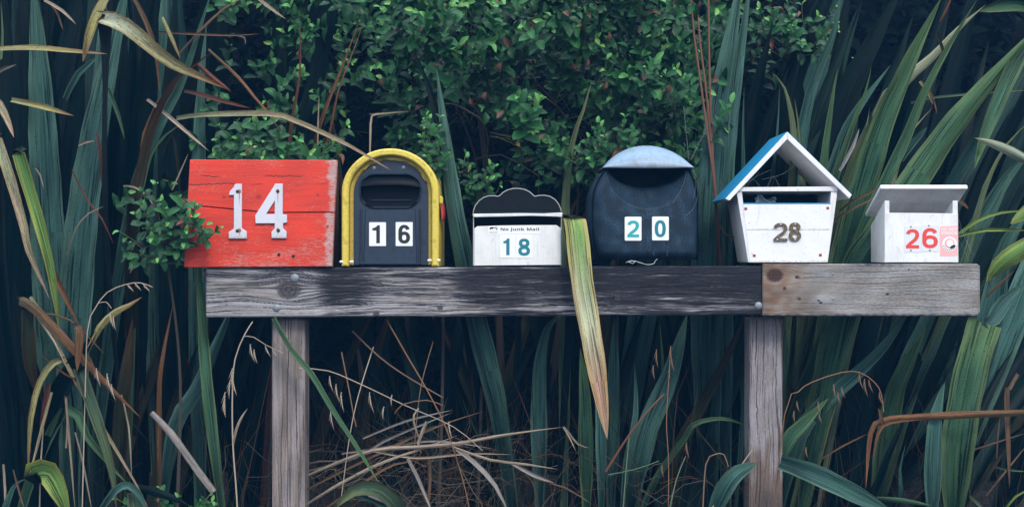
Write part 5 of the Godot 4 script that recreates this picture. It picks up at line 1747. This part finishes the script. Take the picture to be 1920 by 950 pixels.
	lf(o, "1798,442,-0.1 1850,430,-0.08 1930,432,-0.08", 8, "G", "N")
	lf(o, "1780,455,-0.12 1830,415,-0.1 1880,398,-0.1 1930,395,-0.1", 7, "G", "N")
	lf(o, "1945,380,-0.05 1915,405,-0.04 1895,420,-0.04", 24, "G", "N")
	lf(o, "1795,372,-0.2 1812,385,-0.19 1816,392,-0.19", 8, "o", "N")
	lf(o, "1850,556,-0.05 1878,530,-0.04 1902,508,-0.04", 5, "o", "N")
	fan(o, 15, Vector2(0.4, 0.3), Vector2(0.2, 0.75), Vector2(1.4, 2.2), Vector2(0.08, 0.12), "dddet", 0.12, Vector2(-0.25, 0.0))

	o = flax("flax_plant", "low flax below the right end of the rail with one bent rusty brown blade", 1740, -0.3)
	lf(o, "1460,960,-0.35 1500,815,-0.28 1540,760,-0.26 1608,698,-0.24 1658,648,-0.23 1712,575,-0.23", 27, "t", "R", 0.15)
	lf(o, "1640,960,-0.4 1672,757,-0.32 1697,688,-0.3 1738,612,-0.3", 38, "g", "R", 0.1)
	lf(o, "1788,985,-0.1 1794,850,-0.02 1812,730,0.0 1832,650,0.0 1846,604,-0.02", 54, "g", "RE", 0.05)
	lf(o, "1849,604,-0.02 1862,598,-0.08 1885,565,-0.12 1925,530,-0.14", 26, "t", "N", 0.2)
	lf(o, "1749,985,0.0 1750,860,0.04 1756,777,0.04 1773,715,0.03", 29, "t", "R", 0.05)
	lf(o, "1945,773,0.05 1860,776,0.06 1787,779,0.06 1697,784,0.06 1655,790,0.05 1634,812,0.05 1624,918,0.04", 15, "o", "N", 0.2)
	lf(o, "1760,781,0.055 1690,787,0.06 1655,798,0.06 1643,828,0.06 1638,862,0.05", 9, "o", "N", 0.2)
	lf(o, "1656,795,0.06 1652,778,0.06 1648,764,0.06", 7, "b", "N")
	lf(o, "1463,866,0.02 1520,886,0.06 1575,912,0.06 1620,935,0.05 1680,965,0.03", 34, "t", "N", 0.2)
	lf(o, "1440,960,-0.2 1468,842,-0.12 1509,792,-0.1 1556,745,-0.1", 27, "g", "R", 0.15)
	lf(o, "1645,935,0.0 1690,938,0.02 1750,948,0.02", 10, "g", "N")
	lf(o, "1909,700,0.0 1893,728,0.02 1888,745,0.02 1894,915,0.0", 12, "b", "N", 0.2)
	lf(o, "1640,920,-0.2 1668,850,-0.18 1690,800,-0.18 1705,750,-0.18", 16, "d")
	lf(o, "1690,930,-0.1 1688,880,-0.1 1700,830,-0.1", 10, "t")
	lf(o, "1536,863,0.02 1580,836,0.03 1632,811,0.03", 4, "o", "N")
	lf(o, "1870,875,0.0 1890,880,0.0 1930,884,0.0", 5, "g", "N")
	lf(o, "1820,930,0.05 1835,945,0.05 1850,960,0.05", 6, "l", "N")
	lf(o, "1885,955,0.05 1905,930,0.05 1935,915,0.05", 6, "G", "N")
	lf(o, "1870,860,-0.05 1872,820,-0.05 1876,780,-0.05", 3, "b", "N")
	lf(o, "1760,865,-0.1 1850,835,-0.1 1930,810,-0.1", 4, "b", "N")
	lf(o, "1850,930,-0.05 1890,880,-0.05 1930,830,-0.05", 4, "b", "N")
	fan(o, 18, Vector2(0.5, 0.2), Vector2(0.1, 0.7), Vector2(0.6, 1.15), Vector2(0.03, 0.06), "dddek", 0.2, Vector2(-0.3, 0.0))

func grasses() -> void:
	var G := "seeding grass stalks below the rail"
	var w := at(444, 475, 0.03)
	var o := thing("grass_stalk", "pale seeding grass stalk standing just left of the left post", "grass", Vector3(w.x, 0, 0.03), G)
	stem(o, "446,1080,0.03 444,950,0.03 436,833,0.04 435,736,0.04 440,673,0.04 458,627,0.04 473,603,0.03", 3.4, "s")
	stem(o, "456,630,0.04 475,632,0.045 497,646,0.05 531,662,0.05", 1.6, "s")
	lf(o, "436,834,0.04 442,805,0.045 452,782,0.05 464,765,0.05", 6, "s", "N")
	for k in [[469, 645, 34, 0.4], [476, 655, 26, 0.3], [497, 648, 22, 1.0], [510, 653, 18, 1.2], [436, 690, 40, -0.5], [432, 712, 34, -0.7], [422, 735, 40, -0.4], [419, 752, 30, 0.0], [437, 715, 26, 0.4]]:
		spikelet(o, k[0], k[1], 0.045, k[2], k[3])
	w = at(1440, 475, -0.05)
	o = thing("grass_stalk", "arching grass stalk with hanging seeds just right of the right post", "grass", Vector3(w.x, 0, -0.05), G)
	stem(o, "1440,1080,-0.05 1472,777,0.03 1497,735,0.03 1524,716,0.03 1579,698,0.03 1613,698,0.03 1640,716,0.03 1653,737,0.03 1658,772,0.03", 2.6, "o")
	for k in [[1490, 770, 22, -0.2], [1495, 752, 20, 0.3], [1535, 752, 24, 0.2], [1537, 775, 18, 0.3], [1565, 720, 26, 0.0], [1572, 735, 24, 0.3], [1579, 725, 22, 0.5], [1612, 700, 30, 0.4], [1622, 710, 34, 0.2], [1630, 712, 24, 0.6], [1650, 735, 24, 0.3], [1512, 838, 20, 0.1]]:
		spikelet(o, k[0], k[1], 0.035, k[2], k[3], "b")
	w = at(180, 475, 0.1)
	o = thing("grass_stalk", "curved pale grass stalk with drooping seeds above the bent flax at the left", "grass", Vector3(w.x, 0, 0.1), G)
	stem(o, "150,1080,0.05 158,760,0.08 163,620,0.1 176,580,0.1 200,548,0.1 235,533,0.1 262,530,0.1 285,538,0.1", 2.6, "s")
	stem(o, "184,568,0.1 198,566,0.105 208,578,0.11", 1.6, "s")
	for k in [[206, 585, 30, 0.3], [212, 592, 26, 0.1], [238, 532, 16, 1.6], [252, 530, 16, 1.6], [268, 532, 16, 1.6], [180, 690, 34, 0.4], [200, 700, 36, 0.5], [208, 720, 30, 0.4]]:
		spikelet(o, k[0], k[1], 0.105, k[2], k[3])
	w = at(1255, 475, -0.05)
	o = thing("grass_stalk", "thin upright grass stalk between the folded blade and the right post", "grass", Vector3(w.x, 0, -0.05), G)
	stem(o, "1252,1080,-0.05 1254,880,-0.03 1250,790,-0.02 1255,700,-0.02 1258,648,-0.02", 2.4, "o")
	for k in [[1258, 652, 30, 0.0], [1260, 672, 24, 0.2], [1256, 690, 20, -0.2], [1288, 830, 30, 0.1], [1242, 872, 22, 0.0], [1232, 655, 34, -0.2], [1226, 685, 26, -0.2]]:
		spikelet(o, k[0], k[1], -0.02, k[2], k[3], "b")
	w = at(650, 475, -0.05)
	o = thing("grass_stalk", "leaning grass stalk with brown seeds just right of the left post", "grass", Vector3(w.x, 0, -0.05), G)
	stem(o, "560,690,-0.02 615,695,-0.02 680,722,-0.02 760,760,-0.02 850,800,-0.02 905,845,-0.03", 2.2, "s")
	for k in [[618, 705, 30, 0.3], [630, 720, 34, 0.2], [640, 735, 38, 0.0], [620, 770, 36, 0.2], [693, 735, 40, 0.3], [735, 740, 20, -0.5], [720, 762, 24, -0.6], [842, 790, 34, 0.2]]:
		spikelet(o, k[0], k[1], -0.02, k[2], k[3], "s")
	w = at(860, 475, -0.05)
	o = thing("grass_stalk", "long slanting dry grass stalk crossing the straw below the middle of the rail", "grass", Vector3(w.x, 0, -0.05), G)
	stem(o, "725,600,-0.04 765,670,-0.03 800,730,-0.02 835,800,-0.02 868,900,-0.02 885,980,-0.03", 3.0, "o")
	stem(o, "660,620,-0.1 710,668,-0.08 760,704,-0.08 830,745,-0.08", 3.4, "b")
	stem(o, "812,640,-0.1 790,720,-0.08 780,800,-0.08 776,860,-0.08", 2.2, "b")
	stem(o, "700,650,-0.1 672,740,-0.05 655,820,-0.04 640,930,-0.04", 2.4, "s")
	stem(o, "640,660,-0.1 654,730,-0.08 663,780,-0.08 668,800,-0.08", 3.0, "b")
	stem(o, "740,775,-0.03 755,758,-0.02 800,750,-0.02 830,760,-0.02", 2.4, "o")
	w = at(1440, 475, 0.0)
	o = thing("grass_stalk", "bare slanting straw reaching up to the right post near the bottom", "grass", Vector3(w.x, 0, 0.0), G)
	stem(o, "1330,960,-0.03 1360,915,-0.03 1411,843,-0.03", 3.0, "s")
	stem(o, "1136,884,-0.05 1180,815,-0.04 1220,765,-0.03 1246,738,-0.03", 5.0, "r")
	stem(o, "1318,960,-0.02 1324,870,-0.02 1340,852,-0.02 1358,852,-0.02 1366,875,-0.02", 3.0, "b")
	stem(o, "1168,960,0.0 1175,870,0.0 1180,820,0.0", 2.6, "l")
	stem(o, "1255,960,-0.02 1268,900,-0.02 1286,855,-0.02", 3.0, "l")
	stem(o, "1140,890,-0.04 1190,880,-0.04 1236,864,-0.04", 2.6, "g")

	# heap of fallen straw and dead blades
	w = at(800, 475, -0.25)
	o = thing("straw_heap", "heap of pale fallen straw and dead flax blades below the middle boxes", "straw", Vector3(w.x, 0, w.z))
	for k in [["560,900,-0.12 620,873,-0.08 700,845,-0.05 790,838,-0.04 855,832,-0.03 950,815,-0.03 1058,800,-0.04", 11, "s"], ["560,955,-0.1 640,905,-0.06 720,866,-0.05 800,838,-0.05 860,815,-0.06", 8, "s"], ["575,882,-0.15 667,856,-0.1 720,826,-0.08 790,796,-0.08 850,772,-0.1", 9, "x"], ["1058,800,-0.04 1068,812,-0.03 1084,832,-0.03 1106,840,-0.04", 5, "s"], ["1056,800,-0.04 1068,820,-0.03 1080,846,-0.03", 4, "s"], ["764,860,-0.02 780,890,0.0 795,925,0.0 812,965,0.0", 11, "x"], ["856,842,0.0 890,868,0.02 928,910,0.02 955,965,0.02", 14, "x"], ["850,838,0.0 920,862,0.02 985,870,0.02 1048,880,0.0", 7, "s"], ["960,868,0.02 1000,890,0.02 1040,905,0.0", 11, "x"], ["600,960,-0.08 680,905,-0.06 740,870,-0.06 800,862,-0.06", 8, "b"], ["640,850,-0.12 720,838,-0.1 820,826,-0.1 930,842,-0.1", 7, "x"], ["700,845,-0.05 780,858,-0.05 880,850,-0.05 960,852,-0.05", 7, "s"], ["800,790,-0.06 784,830,-0.05 790,850,-0.05", 9, "s"], ["785,765,-0.06 776,778,-0.05 778,800,-0.05 790,832,-0.05", 6, "s"], ["805,860,-0.02 806,900,-0.02 803,960,-0.02", 8, "b"], ["570,920,-0.1 680,865,-0.08 820,800,-0.1 910,770,-0.14", 7, "b"], ["680,822,-0.1 760,790,-0.1 850,768,-0.12", 6, "x"], ["1000,898,0.0 1060,915,0.0 1110,945,0.0", 6, "b"], ["690,930,0.0 735,945,0.0 760,965,0.0", 8, "x"], ["540,880,-0.2 600,865,-0.15 660,866,-0.12", 6, "s"]]:
		lf(o, k[0], k[1] * 0.75, k[2], "N", rng.randf_range(-0.5, 0.5))
	var mb := Mb.new()
	for i in 470:
		var x := rng.randfn(830.0, 215.0)
		var y := rng.randf_range(740, 1010)
		if y < ramp([[500, 860], [650, 820], [800, 780], [950, 800], [1200, 870]], x): continue
		var p := at(x, y, rng.randf_range(-0.6, -0.04)) - o.position
		var a := rng.randfn(0.25, 0.5) if rng.randf() < 0.7 else rng.randf_range(-1.6, 1.6)
		var d := Vector3(cos(a), sin(a), rng.randf_range(-0.3, 0.3))
		var up := Vector3(-sin(a), cos(a), 0)
		var l := rng.randf_range(0.06, 0.3)
		var pts := [p - d * l * 0.5]   # kinked, as dead stalks are
		for k in 4: pts.append(p + d * l * (-0.25 + 0.25 * k) + up * rng.randfn(0.0, 0.035) * l + Vector3(0, -0.12 * l * pow(absf(k - 1.5) / 1.5, 2.0), 0))
		blade(mb, pts, rng.randf_range(0.0009, 0.003), "sxbbo"[rng.randi() % 5], 0.8, true, rng.randf_range(-1, 1), 0.0, 0.1, rng.randf_range(0.35, 0.95))
	put(mb, "straw", M.dead, o).set_meta("kind", "stuff")
	# thin dry grass growing through below the rail
	mb = Mb.new()
	for i in 520:
		var x := rng.randf_range(380, 1900) if i % 4 else rng.randf_range(580, 1000)
		var z := rng.randf_range(-0.75, -0.08)
		var foot := at(x, 475, z)
		foot.y = 0.0
		var h := rng.randf_range(0.25, 0.75)
		var a := rng.randfn(0.0, 0.28)
		var b := rng.randfn(0.0, 0.35)
		var pts := []
		for k in 6:
			var f := k / 5.0
			pts.append(foot + Vector3(sin(a) * f * h + b * f * f * h * 0.6 + rng.randfn(0.0, 0.012) * f, cos(a) * f * h - absf(b) * f * f * h * 0.25, 0.05 * f))
		blade(mb, pts, rng.randf_range(0.0009, 0.0022), "bbogkk"[rng.randi() % 6], 0.8, true, rng.randf_range(-1, 1), 0.0, 0.1, rng.randf_range(0.4, 0.85))
	var gr := put(mb, "dry_grass", M.dead, self)
	tag(gr, "thin dry grass blades growing in the shade below the rail", "grass", "", "stuff")

func shrubs() -> void:
	make_leaves()
	big_shrub()
	small_shrub("leafy green shrub sprig hanging over the left side of the red letterbox", 310, 470, 0.0, [[282, 350, 0.05], [300, 378, 0.07], [372, 382, 0.1], [392, 420, 0.12], [408, 430, 0.12], [345, 410, 0.1], [325, 425, 0.09], [275, 420, 0.08], [250, 400, 0.06], [232, 440, 0.05], [290, 455, 0.09], [335, 460, 0.09], [262, 385, 0.06], [360, 440, 0.11], [315, 395, 0.08], [300, 490, 0.07], [255, 478, 0.05], [375, 405, 0.1], [240, 488, 0.03], [340, 380, 0.08]], Vector2(0.032, 0.052), 8, Vector2(90, 90))
	small_shrub("low leafy green shrub just above the top of the red letterbox", 490, 330, -0.35, [[420, 240, -0.2], [450, 228, -0.2], [480, 235, -0.2], [505, 225, -0.22], [530, 250, -0.2], [400, 262, -0.2], [440, 265, -0.15], [470, 270, -0.15], [500, 270, -0.15], [545, 275, -0.18], [395, 285, -0.16], [425, 288, -0.14], [460, 292, -0.14], [495, 292, -0.14], [530, 292, -0.15], [560, 268, -0.2], [580, 285, -0.2], [610, 280, -0.22], [635, 262, -0.25], [655, 240, -0.3], [645, 285, -0.25]], Vector2(0.036, 0.055), 20, Vector2(190, 110))
	small_shrub("leafy sprig growing up the right shoulder of the yellow rimmed letterbox", 815, 330, -0.12, [[800, 230, -0.08], [815, 245, -0.06], [795, 262, -0.07], [825, 262, -0.05], [832, 285, -0.05], [800, 225, -0.1], [812, 300, -0.06], [788, 250, -0.1], [822, 222, -0.1]], Vector2(0.03, 0.042), 4, Vector2(30, 60))
	small_shrub("leafy sprig behind the scalloped white tin letterbox, left of its top", 890, 380, -0.25, [[870, 300, -0.2], [890, 318, -0.18], [915, 310, -0.2], [900, 338, -0.18], [930, 322, -0.2], [872, 335, -0.2], [925, 345, -0.2], [880, 355, -0.2], [945, 352, -0.22]], Vector2(0.03, 0.044), 7, Vector2(80, 70))
	small_shrub("leafy sprig between the scalloped tin letterbox and the pale domed lid", 1150, 330, -0.3, [[1090, 255, -0.22], [1110, 240, -0.22], [1140, 240, -0.22], [1170, 225, -0.22], [1125, 262, -0.2], [1085, 280, -0.22], [1040, 280, -0.24], [1065, 295, -0.22], [1180, 250, -0.22], [1030, 265, -0.24], [1190, 262, -0.2], [1105, 295, -0.22]], Vector2(0.034, 0.05), 12, Vector2(110, 70))
	small_shrub("dark leafy shrub top above the house shaped letterbox, between flax blades", 1480, 120, -0.75, [[1390, 10, -0.6], [1420, 20, -0.6], [1450, 12, -0.6], [1480, 30, -0.6], [1500, 55, -0.58], [1530, 30, -0.6], [1555, 45, -0.58], [1575, 65, -0.58], [1510, 80, -0.58], [1545, 85, -0.58], [1470, 55, -0.6], [1440, 45, -0.6], [1400, 50, -0.62], [1575, 90, -0.58]], Vector2(0.036, 0.055), 26, Vector2(150, 110))
	small_shrub("small dark seedling at the bottom edge, left of the left post", 310, 985, 0.0, [[300, 920, 0.04], [320, 935, 0.04], [305, 945, 0.05], [385, 935, 0.04], [395, 945, 0.04], [370, 945, 0.03]], Vector2(0.026, 0.036), 4, Vector2(60, 40))
	# far, foliage closing the view, its deep shade put into near-black leaf colour
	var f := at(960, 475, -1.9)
	var o := thing("thicket", "mass of foliage coloured near black for deep shade far behind the flax and the shrub", "thicket", Vector3(f.x, 0, f.z))
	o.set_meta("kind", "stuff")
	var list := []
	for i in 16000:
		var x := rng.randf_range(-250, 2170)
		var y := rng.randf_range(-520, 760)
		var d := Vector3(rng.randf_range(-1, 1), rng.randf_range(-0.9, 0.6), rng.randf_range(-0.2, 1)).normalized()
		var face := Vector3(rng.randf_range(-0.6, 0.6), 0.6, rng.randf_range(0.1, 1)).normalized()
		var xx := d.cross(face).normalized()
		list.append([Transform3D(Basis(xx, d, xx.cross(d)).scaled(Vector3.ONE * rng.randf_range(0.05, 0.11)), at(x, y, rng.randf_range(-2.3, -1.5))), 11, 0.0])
	# leaves coloured near black for shade, between it and the shrub, and up over the top of the view
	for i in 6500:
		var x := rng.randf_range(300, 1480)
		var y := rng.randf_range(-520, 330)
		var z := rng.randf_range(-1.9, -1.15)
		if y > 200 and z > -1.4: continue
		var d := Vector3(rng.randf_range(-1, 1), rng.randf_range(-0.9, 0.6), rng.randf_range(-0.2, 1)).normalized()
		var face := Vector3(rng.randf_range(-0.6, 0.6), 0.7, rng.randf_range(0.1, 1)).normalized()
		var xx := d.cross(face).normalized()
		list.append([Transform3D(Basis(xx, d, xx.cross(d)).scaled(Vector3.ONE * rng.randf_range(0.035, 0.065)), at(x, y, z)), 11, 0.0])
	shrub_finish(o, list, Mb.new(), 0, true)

func small_things() -> void:
	# frayed scrap of string below the domed letterbox
	var w := at(1210, 495, 0.0)
	var o := thing("string_scrap", "frayed white scrap of string on the rail below the number 20", "string", w)
	var mb := Mb.new()
	var p := spline(parse("1178,491,0.006 1190,489,0.008 1203,493,0.009 1214,496,0.009 1226,494,0.009 1229,489,0.009 1233,485,0.009"), 0.006)
	var l := []
	for k in p: l.append(k - w)
	mb.tube(l, 0.0008, 0.0006, 5)
	put(mb, "strand", M.silk, o)
	mb = Mb.new()
	for k in ["1180,491,0.007 1186,494,0.009 1192,490,0.009", "1174,492,0.006 1184,488,0.008 1190,491,0.008"]:
		l = []
		for e in spline(parse(k), 0.006): l.append(e - w)
		mb.tube(l, 0.0005, 0.0004, 4)
	put(mb, "frayed_end", M.silk, o)
	# crumpled clear wrapping in the slot of the house shaped box
	w = at(1436, 380, -0.03)
	o = thing("plastic_wrap", "crumpled clear plastic wrapping in the slot of the house shaped letterbox", "plastic wrapping", w)
	var rows := []
	var uvs := []
	for j in 9:
		var row := []
		var ur := []
		for i in 13:
			var u := i / 12.0
			var v := j / 8.0
			var h := (0.5 + 0.5 * sin(u * 7.0 + 0.6)) * 0.6 + 0.4 * sin(u * PI)
			row.append(Vector3((u - 0.5) * 0.058, v * 0.026 * h + 0.001, 0.012 * sin(u * 11.0 + v * 5.0) * (0.3 + v) + 0.008 * n2(u * 4.0, v * 4.0)))
			ur.append(Vector2(u, v))
		rows.append(row); uvs.append(ur)
	mb = Mb.new()
	mb.sheet(rows, uvs)
	put(mb, "film", M.film, o)
	# cobwebs
	for k in [["thin cobweb strands across the open gable of the house shaped letterbox", ["1505,297,-0.02 1470,325,-0.02 1430,336,-0.02", "1395,348,-0.02 1420,330,-0.02 1447,318,-0.02", "1392,345,-0.03 1410,338,-0.03 1425,322,-0.03", "1400,352,-0.01 1412,335,-0.02 1425,349,-0.01", "1440,349,-0.01 1450,330,-0.02 1462,349,-0.01", "1535,345,-0.01 1540,330,-0.02 1548,348,-0.01", "1420,350,0.002 1424,400,0.004 1418,420,0.004"]], ["cobweb strands hanging from the right end of the pale domed lid", ["1300,318,0.01 1308,335,0.005 1312,362,-0.01", "1298,316,0.01 1306,340,0.005 1300,372,0.006", "1292,300,0.0 1288,258,-0.05 1282,200,-0.15", "1298,296,0.0 1310,270,-0.05 1322,250,-0.1", "1288,322,0.0 1280,350,0.004 1262,380,0.006", "1310,365,0.0 1300,392,0.004 1285,405,0.006"]], ["cobweb strands between the flat lidded letterbox and the leaves on its right", ["1799,410,-0.02 1808,440,-0.03 1822,470,-0.04", "1800,425,-0.02 1815,455,-0.03 1826,478,-0.05", "1799,450,-0.02 1810,470,-0.03 1818,490,-0.04", "1806,432,-0.03 1816,446,-0.03 1812,466,-0.03"]]]:
		var a := parse(k[1][0])
		o = thing("cobweb", k[0], "cobweb", a[0], "cobwebs on the letterboxes")
		for s in k[1]:
			mb = Mb.new()
			l = []
			for e in spline(parse(s), 0.015): l.append(e - o.position)
			mb.tube(l, 0.0002, 0.0002, 4)
			put(mb, "strand", M.web, o)

func setting() -> void:
	var rows := []
	var uvs := []
	for j in 61:
		var row := []
		var ur := []
		for i in 61:
			var fx := (i - 30) / 30.0
			var fz := (j - 30) / 30.0
			var x := signf(fx) * pow(absf(fx), 2.5) * 60.0
			var z := signf(fz) * pow(absf(fz), 2.5) * 60.0 - 0.4
			var y := 0.05 * n2(x * 0.8, z * 0.8) - 0.05 if absf(x) < 6.0 and absf(z) < 6.0 else -0.03
			row.append(Vector3(x, y, z)); ur.append(Vector2(x, z))
		rows.append(row); uvs.append(ur)
	var mb := Mb.new()
	mb.sheet(rows, uvs, [], true)
	tag(put(mb, "ground", M.soil, self), "dark bare soil under the plants", "", "", "structure")
	rows = []
	uvs = []
	for j in 25:
		var row := []
		var ur := []
		for i in 41:
			var x := (i - 20) * 0.3
			var f := j / 24.0
			row.append(Vector3(x, -0.1 + 3.2 * f, -2.35 - 0.9 * f + 0.25 * n2(x * 0.9, f * 4.0)))
			ur.append(Vector2(x, f * 3.2))
		rows.append(row); uvs.append(ur)
	mb = Mb.new()
	mb.sheet(rows, uvs, [], true)
	tag(put(mb, "dark_backdrop", M.dark_backdrop, self), "dark backdrop slope added behind the planting to close off the sky", "", "", "structure")  # added backing so that no sky shows through and the depths stay dark

func _ready() -> void:
	rng.seed = 20
	var cam := Camera3D.new()
	cam.position = Vector3(0, EYE, D)
	cam.fov = rad_to_deg(2.0 * atan(475.0 * S / D))
	cam.near = 0.05
	cam.far = 300.0
	add_child(cam)
	cam.current = true
	var sky := ProceduralSkyMaterial.new()
	sky.sky_top_color = Color(0.93, 0.96, 1.0)   # overcast: brightest overhead, a third of that at the horizon
	sky.sky_horizon_color = Color(0.60, 0.65, 0.71)
	sky.sky_curve = 0.6
	sky.sky_energy_multiplier = 1.3
	sky.ground_bottom_color = Color(0.12, 0.13, 0.14)
	sky.ground_horizon_color = Color(0.3, 0.31, 0.32)
	sky.sun_angle_max = 30.0
	var env := Environment.new()
	env.background_mode = Environment.BG_SKY
	env.sky = Sky.new()
	env.sky.sky_material = sky
	env.tonemap_mode = Environment.TONE_MAPPER_LINEAR
	env.tonemap_exposure = 1.62
	env.sdfgi_enabled = true
	env.ssao_enabled = true
	env.ssil_enabled = true
	env.fog_enabled = true  # thin blue fog added to lift the darks; the air itself is clear
	env.fog_density = 0.0046
	env.fog_light_color = Color(0.38, 0.7, 1.0)
	var we := WorldEnvironment.new()
	we.environment = env
	add_child(we)
	var sun := DirectionalLight3D.new()
	sun.light_energy = 0.45
	sun.light_angular_distance = 14.0
	sun.light_color = Color(1.0, 0.97, 0.93)
	sun.shadow_enabled = true
	add_child(sun)
	sun.look_at_from_position(Vector3(1.2, 3.2, 3.4), Vector3.ZERO)
	textures()
	materials()
	setting()
	make_stand()
	box_fourteen()
	box_sixteen()
	box_eighteen()
	box_twenty()
	box_twenty_eight()
	box_twenty_six()
	shrubs()
	plants()
	grasses()
	small_things()
